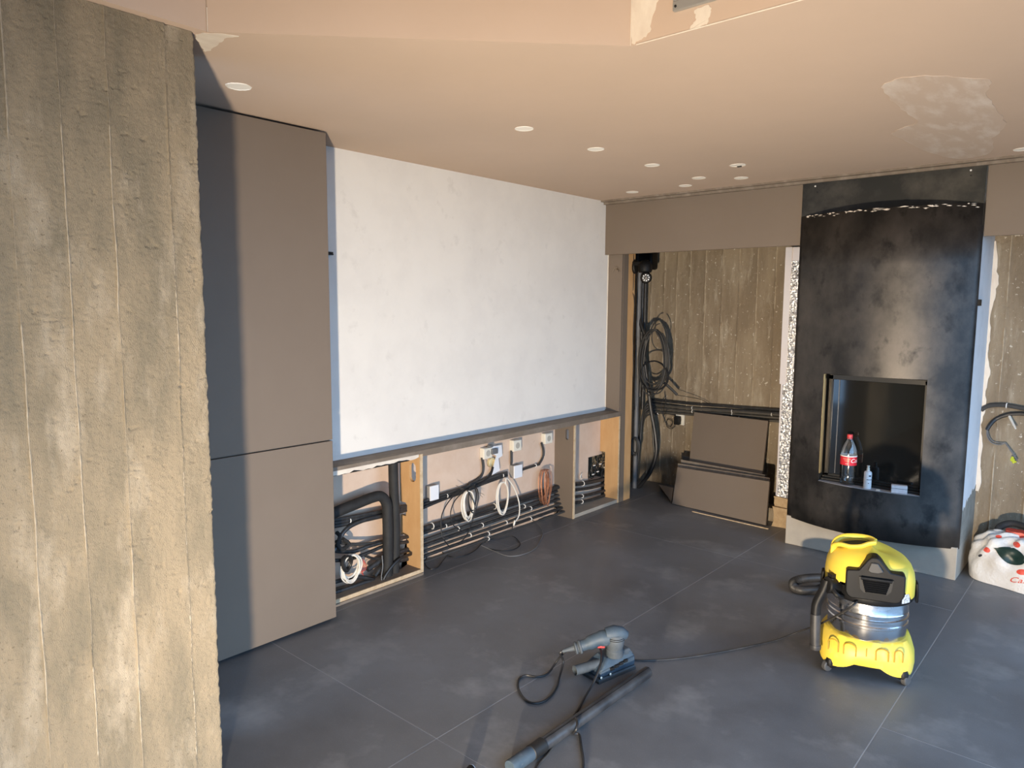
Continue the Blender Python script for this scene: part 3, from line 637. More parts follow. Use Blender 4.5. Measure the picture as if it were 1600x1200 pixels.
# far bay
for k, (a, b_, r, d) in enumerate([((896, 757), (949, 747), .017, -3.28), ((896, 766), (949, 756), .012, -3.27), ((896, 777), (946, 766), .012, -3.262), ((896, 786), (944, 774), .013, -3.25), ((896, 797), (938, 783), .009, -3.235)]):
    run([(*a, d), ((a[0]+b_[0])/2, (a[1]+b_[1])/2+1.5, d), (*b_, d)], r, m_conduit, 'black conduit in the far cable bay, %s of five' % ORD[k], clips=((.35,) if k in (0, 2, 3) else ()))
run([(908, 749, -3.29), (907, 744, -3.285), (909, 740, -3.29)], .004, m_whitecable, 'short white cable end in the far bay', 'cable', 'cable')
for k in range(11):
    rs = random.Random(100+k)
    c = pX(rs.uniform(922, 946), rs.uniform(716, 746), -3.30)
    coil(c, AX, rs.uniform(.02, .05), rs.uniform(.02, .05), 1, .004, m_cable, 'black cables tangled in the hole of the niche backing', 'cable_tangle', seed=200+k, depth=.02); bpy.context.view_layer.objects
for o in [o for o in bpy.data.objects if o.name.startswith('cable_tangle')]: o['group'] = 'cables in the backing hole'
for k in range(5):
    rs = random.Random(300+k); c = pX(rs.uniform(926, 946), rs.uniform(716, 742), -3.275)
    o = obj('wire_connector', MB().obox(c, AX, (.012, .004, .004)), m_clip); tag(o, 'white wire connectors among the tangled black cables', 'connector', 'connectors in the backing hole')

# ------------------------------------------------------------------ recess left of the fireplace
Yc = 5.62
def vpipe(px0, py0, px1, py1, Y, r, m, label):
    a, b_ = pY(px0, py0, Y), pY(px1, py1, Y)
    x = (a.x+b_.x)/2
    return tag(obj('conduit', MB().tube([(x, Y, max(b_.z, 0)), (x, Y, a.z)], r, 12), m), label, 'pipe')
vpipe(997, 425, 993, 790, 5.40, .020, m_greycable, 'grey upright pipe next to the raw wooden edge')
vpipe(1003, 410, 1002, 620, 5.52, .017, m_conduit, 'black upright conduit just right of the grey pipe')
vpipe(1007.5, 405, 1006, 640, 5.56, .014, m_conduit, 'black upright conduit nearest the bare concrete')
run([(999, 470, 5.44), (1001, 505, 5.40), (1009, 530, 5.40), (1007, 560, 5.42), (1012, 600, 5.42), (1017, 640, 5.42), (1024, 680, 5.42), (1025, 710, 5.42), (1016, 738, 5.42), (1003, 755, 5.42), (997, 762, 5.42)], .016, m_cable,
    'thick black cable bulging out below the coiled cable', 'cable', 'cable', 'Y')
run([(1012, 600, 5.46), (1019, 650, 5.46), (1021, 690, 5.46), (1022, 715, 5.46), (1012, 740, 5.46), (1000, 758, 5.46)], .010, m_conduit, 'slimmer black cable running beside the bulging thick one', 'cable', 'cable', 'Y')
for k in range(5):
    run([(1018+k*2, 627+k*4, 5.60), (1008, 636+k*4, 5.55), (1003-k*.5, 655+k*5, 5.50), (1000-k*1.6, 690+k*3, 5.47+k*.022), (996-k*1.3, 725, 5.46+k*.022), (995-k*1.2, 752, 5.46+k*.022)], .0085, m_dkgrey,
        'dark grey conduit fanning down behind the upright grey pipe, %s of five' % ORD[k], plane='Y')
coil(pY(1023, 562, 5.36), AY, .128, .255, 8, .0058, m_dkgrey, 'big hanging coil of dark grey cable in the recess', seed=61, depth=.07, jit=.02)
coil(pY(1030, 527, 5.34), AY, .075, .115, 1, .004, m_dkgrey, 'single thin cable loop standing out of the big coil', seed=63)
coil(pY(1022, 588, 5.33), AY, .135, .13, 3, .0055, m_cable, 'black cable loops hanging at the bottom of the big coil', seed=65, depth=.03)
run([(1036, 597, 5.45), (1047, 606, 5.47), (1058, 617, 5.50)], .012, m_dkgrey, 'short dark conduit stub pointing down right of the coil', plane='Y')
run([(1057, 617, 5.52), (1075, 620, 5.58), (1095, 624, 5.66), (1109, 632, 5.66)], .0025, m_cable, 'thin wire drooping from the conduit stub', 'cable', 'cable', 'Y')
H0 = [(1016, 624, 1216, 641), (1016, 629, 1216, 646), (1017, 632, 1216, 648.5), (1017, 637, 1215, 653.5), (1020, 643, 1215, 658.5)]
for k, (a, b_, c, d) in enumerate(H0):
    sag = [1.5, 3, .5, 1, .5][k]
    run([(a, b_, YB-.03), (a+60, b_+(d-b_)*.28+sag, YB-.022), (a+115, b_+(d-b_)*.55+sag*.6, YB-.022), (a+160, b_+(d-b_)*.8, YB-.022), (c+6, d, YB-.03)], [.012, .010, .0115, .0105, .0105][k], m_conduit if k < 2 else m_brncond,
        'horizontal conduit on the concrete of the recess, %s of five' % ORD[k], plane='Y', clips=([], [], (.28, .57, .93), (.30, .60), (.62,))[k])
socket(1064, 655, 'Y', YB, .080, .098, 'white wall socket on bare concrete holding a black power adapter', depth=.02)
ad_ = thing('power_adapter', 'black power adapter plugged into the socket on the concrete', 'adapter', pY(1058.5, 657, YB-.03))
obj('body', MB().obox(pY(1058.5, 657, YB-.055), AY, (.024, .036, .024)), m_blk, ad_, bevel=.004)
obj('prong_block', MB().obox(pY(1059, 657, YB-.029), AY, (.012, .014, .004)), m_blkd, ad_)
run([(1055, 666, YB-.06), (1048, 670, YB-.05), (1041, 664, YB-.04), (1044, 655, YB-.04), (1051, 660, YB-.04), (1046, 667, YB-.04), (1039, 658, YB-.04), (1036, 645, YB-.045), (1040, 628, YB-.05), (1038, 612, YB-.06)], .003, m_cable, 'thin black adapter lead curled on the concrete', 'cable', 'cable', 'Y')
run([(1024, 647, YB-.03), (1032, 645, YB-.02), (1044, 646, YB-.02), (1054, 648, YB-.02)], .009, m_dkgrey, 'short brown conduit feeding the socket on the concrete', plane='Y', clips=(.2,))
run([(1040, 618, YB-.05), (1033, 632, YB-.06), (1036, 650, YB-.05), (1042, 640, YB-.06), (1037, 660, YB-.05)], .002, m_cable, 'thin tangled wires hanging above the adapter', 'cable', 'cable', 'Y')
# bundle of old cables low behind the pipe
coil(pY(994, 697, 5.385), AY, .035, .075, 5, .008, m_dkgrey, 'tied bundle of grey cable low on the upright pipe', seed=71, depth=.03)
# security camera
Yk = 5.05
cc = pY(1008, 417, Yk)
sc = thing('security_camera', 'black dome security camera with a ring of white LEDs', 'camera', pY(1000, 440, Yk))
obj('mount_plate', MB().lathe([(.0001, -.03), (.03, -.03), (.034, -.022), (.034, .02), (.028, .028), (.0001, .028)], pY(991, 417, Yk+.01), 24, (1, -.25, 0)), m_blk, sc).scale = (1, 1, 1)
for v in sc.children[0].data.vertices: v.co.z = (v.co.z-(pY(991, 417, Yk).z-sc.location.z))*1.65+(pY(991, 417, Yk).z-sc.location.z)
obj('arm', MB().obox(pY(998, 412, Yk), AY, (.05, .018, .022)), m_blk, sc, bevel=.006)
dome = obj('housing', MB().lathe([(.0001, .058), (.025, .052), (.043, .038), (.054, .015), (.056, -.01), (.055, -.035), (.046, -.045), (.0001, -.045)], cc, 28), m_blk, sc)
bc = pY(1009.5, 434, Yk-.02)
ball = obj('camera_ball', MB().lathe([(.046*math.sin(math.pi*k/14)+1e-5, -.046*math.cos(math.pi*k/14)) for k in range(15)], bc, 24), m_blk, sc)
fd = (Vector((0, 0, H))-bc).normalized()
obj('lens_plate', MB().lathe([(.0001, .036), (.034, .036), (.034, .046), (.030, .048), (.0001, .048)], bc, 24, fd), m_dkgrey, ball)
obj('lens', MB().lathe([(.011, .047), (.011, .052), (.006, .053), (.0001, .051)], bc, 16, fd), m_lens, ball)
e1 = fd.orthogonal().normalized(); e2 = fd.cross(e1)
for k in range(8):
    a = 2*math.pi*k/8+.2
    obj('led', MB().lathe([(.005, 0), (.005, .004), (.0001, .005)], bc+fd*.048+(e1*math.cos(a)+e2*math.sin(a))*.023, 8, fd), m_led, ball)
obj('antenna', MB().tube([pY(990, 414, Yk), pY(989.5, 395, Yk), pY(989, 379, Yk)], [.007, .006, .004], 8), m_blk, sc)
run([(990, 428, Yk), (989.5, 450, Yk), (988.5, 456, Yk), (990.5, 465, Yk), (991, 478, Yk), (990, 500, Yk), (989, 540, Yk+.02), (990, 590, Yk+.04), (992, 640, Yk+.2)], .003, m_cable, 'thin knotted camera lead hanging along the wooden edge', 'cable', 'cable', 'Y')
bk_ = thing('equipment_box', 'black equipment box tucked behind the security camera', 'box', pY(1010, 421, 5.45))
b0 = pY(1010, 406, 5.45)
obj('case', MB().obox(b0, AY, (.085, .085, .06)), m_blk, bk_, bevel=.02)
obj('lid_seam', MB().obox(b0+Vector((-.045, -.062, 0)), AY, (.003, .07, .003)), m_dkgrey, bk_)
# foil-faced insulation left of the steel front and the crumbly block under it
fi = thing('insulation_slab', 'shiny foil-faced insulation strip left of the fireplace', 'insulation', (-1.88, 5.3, .222))
fx0, fx1 = -1.945, -1.80
obj('core', MB().box((fx0+.004, 5.16, .222), (fx1, 5.60, 2.02)), m_foilflat, fi)
rs = random.Random(3); fv = {}
def ffn(u, v):
    k = (round(u*14), round(v*260))
    if k not in fv: fv[k] = rs.uniform(-.0028, .0028)
    return (fx0+.02+(fx1-fx0-.02)*u, 5.15+fv[k]*(1 if 0 < u < 1 else .2), .222+1.70*v)
obj('foil_face', MB().grid(ffn, 14, 260), m_foil, fi, sharp=8)
obj('foil_tape', MB().box((fx0, 5.144, 1.05), (fx0+.045, 5.159, 2.02)), m_foilflat, fi)
rb = thing('masonry_block', 'crumbly yellow masonry block under the foil strip', 'block', (-1.87, 5.2, 0))
def lump(mb, c, h, seed, sub=3):
    rs = random.Random(seed); bm = bmesh.new(); bmesh.ops.create_cube(bm, size=2)
    bmesh.ops.subdivide_edges(bm, edges=bm.edges[:], cuts=sub, use_grid_fill=True)
    b0 = len(mb.v)
    for v in bm.verts:
        j = Vector((rs.uniform(-.09, .09), rs.uniform(-.09, .09), rs.uniform(-.09, .09)))
        p = v.co+j; 
        if v.co.z < -.99: p.z = -1
        mb.v.append(tuple(Vector(c)+Vector((p.x*h[0], p.y*h[1], p.z*h[2]))))
    for f in bm.faces: mb.f.append(tuple(b0+v.index for v in f.verts)); mb.m.append(mb.cm)
    bm.free(); return mb
obj('lower_block', lump(MB(), (-1.86, 5.20, .075), (.085, .07, .075), 4), m_rubble, rb)
obj('upper_block', lump(MB(), (-1.865, 5.20, .186), (.078, .06, .036), 6), m_rubble, rb)
tag(obj('rubble_chunk', lump(MB(), (-2.02, 5.29, .085), (.055, .05, .05), 8), m_conc2), 'grey rubble chunk behind the leaning boards', 'rubble')
for o in [bpy.data.objects['rubble_chunk']]: o.location.z = 0.0
# boards leaning in the recess
def slab_px(b0, b1, t0, t1, thick, extend=0):
    b0, b1, t0, t1 = [Vector(p) for p in (b0, b1, t0, t1)]
    if extend:                                          # prolong to the floor
        k0 = b0.z/(t0.z-b0.z); b0 = b0-(t0-b0)*k0; k1 = b1.z/(t1.z-b1.z); b1 = b1-(t1-b1)*k1
    n = (b1-b0).cross(t0-b0).normalized()
    if n.y < 0: n = -n
    return MB().hexa([b0, b1, b1+n*thick, b0+n*thick], [t0, t1, t1+n*thick, t0+n*thick]), n
def board(label, b0, b1, t0, t1, th=.018, extend=0, mm=None):
    mb, n = slab_px(b0, b1, t0, t1, th, extend)
    lo = min(v[2] for v in mb.v); mb.v = [(x, y, z-lo) for x, y, z in mb.v]
    return tag(obj('leaning_board', mb, mm or m_taupe, bevel=.001), label, 'board')
bz = lambda px, py: pZ(px, py, 0)
B0, B1 = bz(1050, 788), bz(1196, 822)
board('taupe board in front of the leaning stack, standing on the floor', B0, B1, pY(1058.5, 731, B0.y+.10), pY(1202, 753.5, B1.y+.10))
board('second taupe board, its pale top edge just showing over the front one', (-2.75, 5.225, 0), (-2.02, 5.165, 0), pY(1059, 725, 5.335), pY(1202, 748, 5.275), mm=m_taupe_dusty)
board('third taupe board between the low boards and the tall one', (-2.73, 5.275, 0), (-2.03, 5.215, 0), pY(1063.5, 719, 5.40), pY(1195, 743, 5.34), mm=m_taupe_dusty)
board('tall taupe board leaning on the concrete under the conduits', pY(1077, 722, 5.475), pY(1191, 741, 5.44), pY(1084.5, 645, 5.64), pY(1200, 659, 5.60), extend=1)
board('dark narrow board at the back of the leaning stack', (-2.80, 5.40, 0), (-2.60, 5.39, 0), pY(1066, 713, 5.52), pY(1080, 716, 5.51), mm=m_dkgrey)
tag(obj('offcut', MB().hexa([bz(1049, 787), bz(1051, 784), bz(1033, 760)+Vector((0, .02, 0)), bz(1031, 762)], [bz(1049, 787)+Vector((.0, .0, .02)), pY(1052, 763, 5.22), pY(1052, 762, 5.24), pY(1029, 757, 5.35)]), m_taupe), 'triangular taupe offcut beside the leaning boards', 'offcut')
tag(obj('edge_strip', MB().obox((bz(1085, 800)+bz(1198, 826))/2+Vector((0, -.006, .003)), ((bz(1198, 826)-bz(1085, 800)).normalized(), Vector((0, 0, 1)), Vector((.05, 1, 0)).normalized()), (.31, .003, .004)), m_edge), 'thin pale edge strip on the floor before the leaning boards', 'strip')

# ------------------------------------------------------------------ fireplace
fp = thing('fireplace', 'tall fireplace with bowed black steel front on a pale plinth', 'fireplace', ((FX0+FX1)/2, 5.05, 0))
xc, hw = (FX0+FX1)/2, (FX1-FX0)/2; BOW = .145; YF = 4.825
def yf(x): return YF-BOW*(1-((x-xc)/hw)**2)
zb, zt = .187, 2.185
ox0, ox1 = pY(1281, 660, 4.70).x, pY(1442, 680, 4.71).x
oz0, oz1 = .487, 1.183
obj('plinth', MB().box((FX0+.003, 4.805, 0), (FX1-.003, YBR, zb+.01)), m_base, fp, bevel=.004)
NX = 40
xg = sorted(set([FX0+2*hw*i/NX for i in range(NX+1)]+[ox0, ox1])); zg = [zb, .33, oz0, .7, .95, oz1, 1.5, 1.85, zt]
mb = MB(); T_ = .006
for (za, zc) in zip(zg[:-1], zg[1:]):
    for (xa, xb) in zip(xg[:-1], xg[1:]):
        if xa >= ox0-1e-6 and xb <= ox1+1e-6 and za >= oz0-1e-6 and zc <= oz1+1e-6: continue
        mb.add([(xa, yf(xa), za), (xb, yf(xb), za), (xb, yf(xb), zc), (xa, yf(xa), zc)], [(0, 1, 2, 3)])
# thickness: return edges round the outline and the opening
def rim(pts, dep):
    for (a, b_) in zip(pts[:-1], pts[1:]):
        mb.add([a, b_, (b_[0], b_[1]+dep, b_[2]), (a[0], a[1]+dep, a[2])], [(0, 1, 2, 3)])
rim([(x, yf(x), zb) for x in xg], .03); rim([(x, yf(x), zt) for x in xg], .012)
rim([(FX0, yf(FX0), z) for z in zg], .03); rim([(FX1, yf(FX1), z) for z in zg], .022)
sheet = obj('steel_front', mb, m_steel, fp, sharp=30)
bm = bmesh.new(); bm.from_mesh(sheet.data); bmesh.ops.remove_doubles(bm, verts=bm.verts, dist=1e-5); bmesh.ops.recalc_face_normals(bm, faces=bm.faces); bm.to_mesh(sheet.data); bm.free()
mb = MB(); rim([(ox0, yf(ox0), oz0), (ox0, yf(ox0), oz1)], .10); rim([(ox1, yf(ox1), oz0), (ox1, yf(ox1), oz1)], .10)
rim([(x, yf(x), oz1) for x in xg if ox0-1e-6 <= x <= ox1+1e-6], .09)
obj('opening_reveal', mb, m_steelflat, sheet)
mb = MB(); rs = random.Random(77)
for k in range(70):
    x = rs.uniform(FX0+.03, FX1-.03); w_ = rs.uniform(.004, .016)*(1.6 if -1.25 < x < -.95 else 1); z_ = zt-abs(rs.gauss(0, .008)); h_ = rs.uniform(.001, .0035)
    mb.prism([(x-w_, yf(x-w_)-.0012, z_), (x, yf(x)-.0012, z_-h_), (x+w_, yf(x+w_)-.0012, z_-.3*h_), (x, yf(x)-.0012, z_+h_)], (0, .0012, 0))
fl = obj('chipped_edge', mb, m_patch, sheet, label='pale plaster flakes on the top edge'); fl['kind'] = 'stuff'
obj('steel_top_plate', MB().box((FX0+.002, YF-.002, zt-.12), (FX1-.002, YF+.004, pY(1400, 270.5, YF).z)), m_steelflat, fp)
tp = fp.children[-1]
for px, py in ((1274, 291), (1517, 266)): obj('screw', MB().lathe([(.0055, 0), (.0045, .004), (.0001, .005)], pY(px, py, YF-.002), 10, (0, -1, 0)), m_clip, tp)
for px, py in ((1277, 294), (1517, 268)): obj('screw', MB().lathe([(.0045, 0), (.0035, .003), (.0001, .003)], pY(px, py+6, YF-.002), 10, (0, -1, 0)), m_blkd, tp)
obj('chimney_box', MB().box((FX0+.006, YF+.006, zb+.01), (FX0+.05, YBR+.02, HC)).box((FX1-.05, YF+.008, .40), (FX1-.004, YBR+.02, HC)).box((FX0+.05, 5.24, zb), (FX1-.05, 5.30, HC)).box((FX0+.05, YF+.006, 1.35), (FX1-.05, YF+.03, HC-.03)), m_plaster, fp)
mb = MB(); rs = random.Random(8); n = 18
pts = [(FX1-.003, YF+.008+(YBR-YF-.008)*i/n, .40+.10*(i/n)+rs.uniform(-.02, .02)) for i in range(n+1)]
mb.prism([(FX1-.05+.0, YF+.008, zb+.008)]+[(FX1-.05, YBR, zb+.008)]+[(FX1-.05, p[1], p[2]) for p in pts[::-1]], (.048, 0, 0)); obj('unplastered_foot', mb, m_greyside, fp, label='rough grey unplastered foot of the chimney side')
mb = MB(); rs = random.Random(12); edge = []
for i in range(60):
    z = .45+i*(1.56/59); edge.append((FX1+.010+.012*math.sin(i*.5)*math.sin(i*.23+1)+rs.uniform(0, .006)+(.018 if 1.74 < z < 1.82 else 0), z))
mb.prism([(FX1-.004, YBR-.012, .45)]+[(x, YBR-.012, z) for x, z in edge]+[(FX1-.004, YBR-.012, 2.01)], (0, .012, 0)); obj('plaster_overrun', mb, m_patch, fp, label='torn plaster edge on the concrete')
br = pX(1533, 473, FX1)
obj('side_bracket', MB().box((FX1-.004, YF+.03, br.z-.018), (FX1+.004, YF+.115, br.z+.018)), m_blk, fp)
# firebox: lining, sill, door frame and glass
yg = 4.80
lin = MB()
lin.box((ox0-.05, yg-.02, oz0-.06), (ox0-.001, 5.2, oz1+.05)).box((ox1+.001, yg-.02, oz0-.06), (ox1+.05, 5.2, oz1+.05)).box((ox0-.05, yg-.02, oz1+.001), (ox1+.05, 5.2, oz1+.05)).box((ox0-.05, yg+.02, oz0-.06), (ox1+.05, 5.2, oz0-.03)).box((ox0-.05, 5.18, oz0-.06), (ox1+.05, 5.21, oz1+.05))
fb = obj('firebox_lining', lin, m_blkd, fp)
xo = [x for x in xg if ox0-1e-6 <= x <= ox1+1e-6]
mb = MB().prism([(x, yf(x)+.0005, oz0-.012) for x in xo]+[(ox1, yg-.012, oz0-.012), (ox0, yg-.012, oz0-.012)], (0, 0, .013)); obj('sill', mb, m_sill, fb)
for k in range(2): obj('track_rail', MB().box((ox0+.004, yg-.040+k*.022, oz0+.001), (ox1-.004, yg-.030+k*.022, oz0+.018+k*.012)), m_rail, fb, bevel=.002)
dr = MB(); fr = .028
dr.box((ox0+.012, yg-.006, oz0+.03), (ox0+.012+fr, yg+.012, oz1-.012)).box((ox1-.012-fr*.4, yg-.006, oz0+.03), (ox1-.006, yg+.012, oz1-.012)).box((ox0+.012, yg-.006, oz1-.012-fr), (ox1-.006, yg+.012, oz1-.008)).box((ox0+.012, yg-.006, oz0+.022), (ox1-.006, yg+.012, oz0+.045))
door = obj('firebox_door', dr, m_rail, fp, bevel=.002)
obj('glass_pane', MB().box((ox0+.03, yg+.001, oz0+.04), (ox1-.012, yg+.006, oz1-.03)), mg, door)
obj('jamb_highlight', MB().box((ox0+.0005, yg-.07, oz0+.05), (ox0+.009, yg-.045, oz1-.004)), m_jambglint, door)  # gold strip painting the highlight reflected along the left jamb
obj('inner_rail', MB().box((ox0+.075, yg-.004, oz0+.05), (ox0+.079, yg+.004, oz1-.03)), m_greycable, door)
# ------------------------------------------------------------------ things on the firebox sill
def lathe_thing(): pass
bx = pY(1324, 753, 4.742); zB = oz0+.0015
bo_ = thing('cola_bottle', 'clear plastic cola bottle with red cap and red label', 'bottle', (bx.x, 4.742, zB))
sc_ = 1.0
prof = [(.0001, .010), (.030, .002), (.042, .006), (.046, .020), (.0475, .05), (.0455, .085), (.047, .10), (.0475, .125), (.0475, .19), (.047, .205), (.044, .225), (.036, .25), (.024, .275), (.0155, .291), (.0145, .300)]
obj('bottle_body', MB().lathe(prof, bx*1 if False else (bx.x, 4.742, zB), 36), mp_, bo_)
cp_ = obj('cap', MB().lathe([(.0145, .300), (.0165, .3005), (.0165, .318), (.015, .321), (.0001, .321)], (bx.x, 4.742, zB), 28), m_cap, bo_)
obj('cap_ring', MB().lathe([(.0150, .2935), (.0172, .2935), (.0172, .297), (.0150, .297)], (bx.x, 4.742, zB), 28), m_cap, cp_)
lb = obj('paper_label', MB().lathe([(.0480, .130), (.0483, .130), (.0483, .188), (.0480, .188)], (bx.x, 4.742, zB), 40), m_label, bo_)
obj('label_border', MB().lathe([(.0484, .184), (.0486, .184), (.0486, .190), (.0484, .190)], (bx.x, 4.742, zB), 40), m_print, lb)
def text_mesh(s, size, shear=0.0):
    cu_ = bpy.data.curves.new('t', 'FONT'); cu_.body = s; cu_.size = size; cu_.shear = shear; cu_.align_x = 'CENTER'; cu_.align_y = 'CENTER'; cu_.resolution_u = 3
    o = bpy.data.objects.new('t', cu_); S.collection.objects.link(o); bpy.context.view_layer.update()
    me = bpy.data.meshes.new_from_object(o.evaluated_get(bpy.context.evaluated_depsgraph_get()))
    bm = bmesh.new(); bm.from_mesh(me)
    bmesh.ops.triangulate(bm, faces=bm.faces[:]); bmesh.ops.subdivide_edges(bm, edges=[e for e in bm.edges if e.calc_length() > size*.25], cuts=1)
    bmesh.ops.triangulate(bm, faces=bm.faces[:])
    vs = [v.co.copy() for v in bm.verts]; fs = [tuple(v.index for v in f.verts) for f in bm.faces]; bm.free()
    bpy.data.objects.remove(o); bpy.data.curves.remove(cu_); bpy.data.meshes.remove(me); return vs, fs
def wrap_text(s, size, cx, cy, z, R, ang, m, parent, name, shear=.35, aspect=1.0):
    vs, fs = text_mesh(s, size, shear)
    V = [(cx+R*math.sin(ang+v.x*aspect/R), cy-R*math.cos(ang+v.x*aspect/R), z+v.y) for v in vs]
    return obj(name, MB().add(V, fs), m, parent)
toc = math.atan2(-bx.x, 4.742)
wrap_text('Coca-Cola', .036, bx.x, 4.742, zB+.160, .0486, toc+1.80, m_print, lb, 'printed_name')
wrap_text('ORIGINAL', .0105, bx.x, 4.742, zB+.170, .0486, toc-.22, m_pgold, lb, 'printed_word', 0)
wrap_text('TASTE', .0105, bx.x, 4.742, zB+.158, .0486, toc-.22, m_pgold, lb, 'printed_word', 0)
wrap_text('1,5 L', .0085, bx.x, 4.742, zB+.141, .0486, toc-.22, m_print, lb, 'printed_word', 0)
sx_ = pY(1355, 760, 4.722)
sb = thing('small_bottle', 'small white dropper bottle on the firebox sill', 'bottle', (sx_.x, 4.722, zB))
q = (sx_.x, 4.722, zB)
obj('bottle_body', MB().lathe([(.0001, 0), (.021, 0), (.0225, .003), (.0225, .098), (.019, .106), (.010, .110), (.009, .115)], q, 28), m_bott, sb)
obj('nozzle', MB().lathe([(.009, .115), (.0095, .118), (.0085, .128), (.006, .131), (.006, .135), (.0085, .137), (.0085, .143), (.0001, .144)], q, 20), m_sock, sb)
lbl = sb.children[0]
mb = MB()
for z0_, z1_, a0, a1 in ((.056, .060, -.3, 1.3), (.078, .086, .2, .9), (.034, .038, .1, .4)):
    n = 10; A = [toc+a0+(a1-a0)*i/n for i in range(n+1)]
    for a, b_ in zip(A[:-1], A[1:]):
        mb.add([(q[0]+.0227*math.sin(t), q[1]-.0227*math.cos(t), q[2]+z) for t, z in ((a, z0_), (b_, z0_), (b_, z1_), (a, z1_))], [(0, 1, 2, 3)])
obj('label_print', mb, m_ink, lbl)
kx = pY(1405, 764, 4.735)
kb = thing('small_carton', 'small pale carton lying on the firebox sill', 'carton', (kx.x, 4.735, zB))
kax = (Vector((.97, .24, 0)), Vector((0, 0, 1)), Vector((.24, -.97, 0)))
kc = Vector((kx.x, 4.735, zB+.024))
obj('box', MB().obox(kc, kax, (.043, .024, .018)), m_box, kb, bevel=.003)
obj('lid_seam', MB().obox(kc+Vector((0, 0, .004)), kax, (.0435, .0012, .0185)), m_ink, kb)
tag(obj('plaster_crumb', lump(MB(), (pY(1372, 760, 4.70).x, 4.705, zB+.004), (.010, .006, .004), 3, 1), m_patch), 'crumb of white plaster on the firebox sill', 'crumb')

# ------------------------------------------------------------------ wall cables and bag right of the fireplace
YW = YBR-.02
run([(1533, 641, YW), (1540, 636, YW), (1553, 633, YW), (1575, 634, YW), (1610, 640, YW), (1700, 652, YW), (1850, 672, YW)], .013, m_dkgrey, 'upper black conduit crossing the concrete right of the fireplace', plane='Y', clips=(.5,))
run([(1542, 672, YW-.03), (1547, 664, YW-.02), (1556, 655, YW), (1570, 649, YW), (1585, 646.5, YW), (1612, 648, YW), (1700, 660, YW), (1850, 681, YW)], .0115, m_cable, 'lower black conduit bending down at its open end', plane='Y')
for k in range(2): run([(1542+k, 672, YW-.03), (1543+k*2, 683-k*2, YW-.02), (1550+k, 692-k*3, YW), (1562, 695-k*3, YW), (1571, 692, YW)], .003, m_greycable, 'grey wires leaving the open conduit end', 'wire', 'wire', 'Y', group='wires at the open conduit end')
run([(1571, 692, YW), (1578, 702, YW-.01), (1585, 712, YW-.02), (1589, 720, YW-.03)], .0045, m_greycable, 'grey wire pair pointing down from the wall hole', 'wire', 'wire', 'Y')
for k in range(3): run([(1581+k, 714, YW-.02), (1584-k*2, 719, YW-.03), (1583+k*2.5, 724-k, YW-.035)], .006, m_grnyel, 'bare green-yellow wire end on the concrete', 'wire', 'wire', 'Y', group='green-yellow wire ends')
tag(obj('wall_peg', MB().tube([pY(1577, 650, YW), pY(1587, 670, YW-.06)], [.008, .005], 8), m_peg), 'pale plastic peg sticking out of the concrete', 'peg')
bag = thing('carrier_bag', 'white plastic carrier bag with red dots and a dark leaf print', 'bag', (-.37, 5.04, 0))
def bagfn(u, v):
    a = 2*math.pi*u; ph = v*math.pi/2
    rx = .335+.012*math.sin(5*a+1); ry = .205+.010*math.sin(7*a)
    w_ = math.cos(ph)**.62
    hz = .275*math.sin(ph)**.85
    hz *= 1-.18*math.cos(a-.5)*math.cos(ph)
    cr = .010*math.sin(9*a+6*v)+.008*math.sin(17*a-9*v+1)+.006*math.sin(5*a+23*v)
    cr *= math.sin(min(ph*2.2, math.pi/2))
    x = (rx+cr)*w_*math.cos(a); y = (ry+cr)*w_*math.sin(a)
    return (-.37+x-.03*math.sin(ph), 5.04+y, max(.002, hz+cr*.8*math.sin(ph)))
mb = MB().grid(bagfn, 96, 30)
bmk = obj('bag_body', mb, m_bag, bag, sharp=70)
bvh = BVHTree.FromPolygons([Vector(v) for v in mb.v], mb.f)
def decal(polys, name, m, off=.0022):
    """flat print pressed onto the bag skin: points given as picture positions, dropped on the bag along the view"""
    out = MB()
    for poly, fs in polys:
        V = []
        for px, py in poly:
            d = ray(px, py).normalized(); hit = bvh.ray_cast(Vector((0, 0, H)), d)
            p = hit[0] if hit[0] else pY(px, py, 4.95)
            nrm = hit[1] if hit[0] else Vector((0, -1, 0))
            V.append(p-d*off)
        out.add(V, fs)
    return obj(name, out, m, bmk)
def blob(cx, cy, rx, ry, rot=0, rings=3, n=18, pts=None):
    V = [(cx, cy)]; fs = []
    for j in range(1, rings+1):
        for k in range(n):
            a = 2*math.pi*k/n; e = 1.0
            if pts: e = pts(a)
            x, y = rx*e*math.cos(a)*j/rings, ry*e*math.sin(a)*j/rings
            V.append((cx+x*math.cos(rot)-y*math.sin(rot), cy+x*math.sin(rot)+y*math.cos(rot)))
    for k in range(n): fs.append((0, 1+k, 1+(k+1) % n))
    for j in range(rings-1):
        for k in range(n): fs.append((1+j*n+k, 1+j*n+(k+1) % n, 1+(j+1)*n+(k+1) % n, 1+(j+1)*n+k))
    return V, fs
for c in ((1541.5, 859, 6, 4, .5), (1560.5, 838.5, 5, 2.6, .1), (1588.5, 851, 6, 4.3, .5), (1597, 894, 9, 4.5, .1)): decal([blob(*c)], 'red_dot', m_bagred)
decal([blob(1531.5, 868, 3.2, 2, -.3)], 'black_dot', m_ink)
decal([blob(1577, 867, 27, 13, .42, 5, 30, pts=lambda a: 1.0-.32*max(0, -math.cos(a))**.6*abs(math.sin(a))**.35)], 'leaf_print', m_baggrn)
vs, fs = text_mesh('Cas', 19, .35)
decal([([(1590+v.x, 907-v.y*.62+v.x*.10) for v in vs], fs)], 'red_lettering', m_bagred)
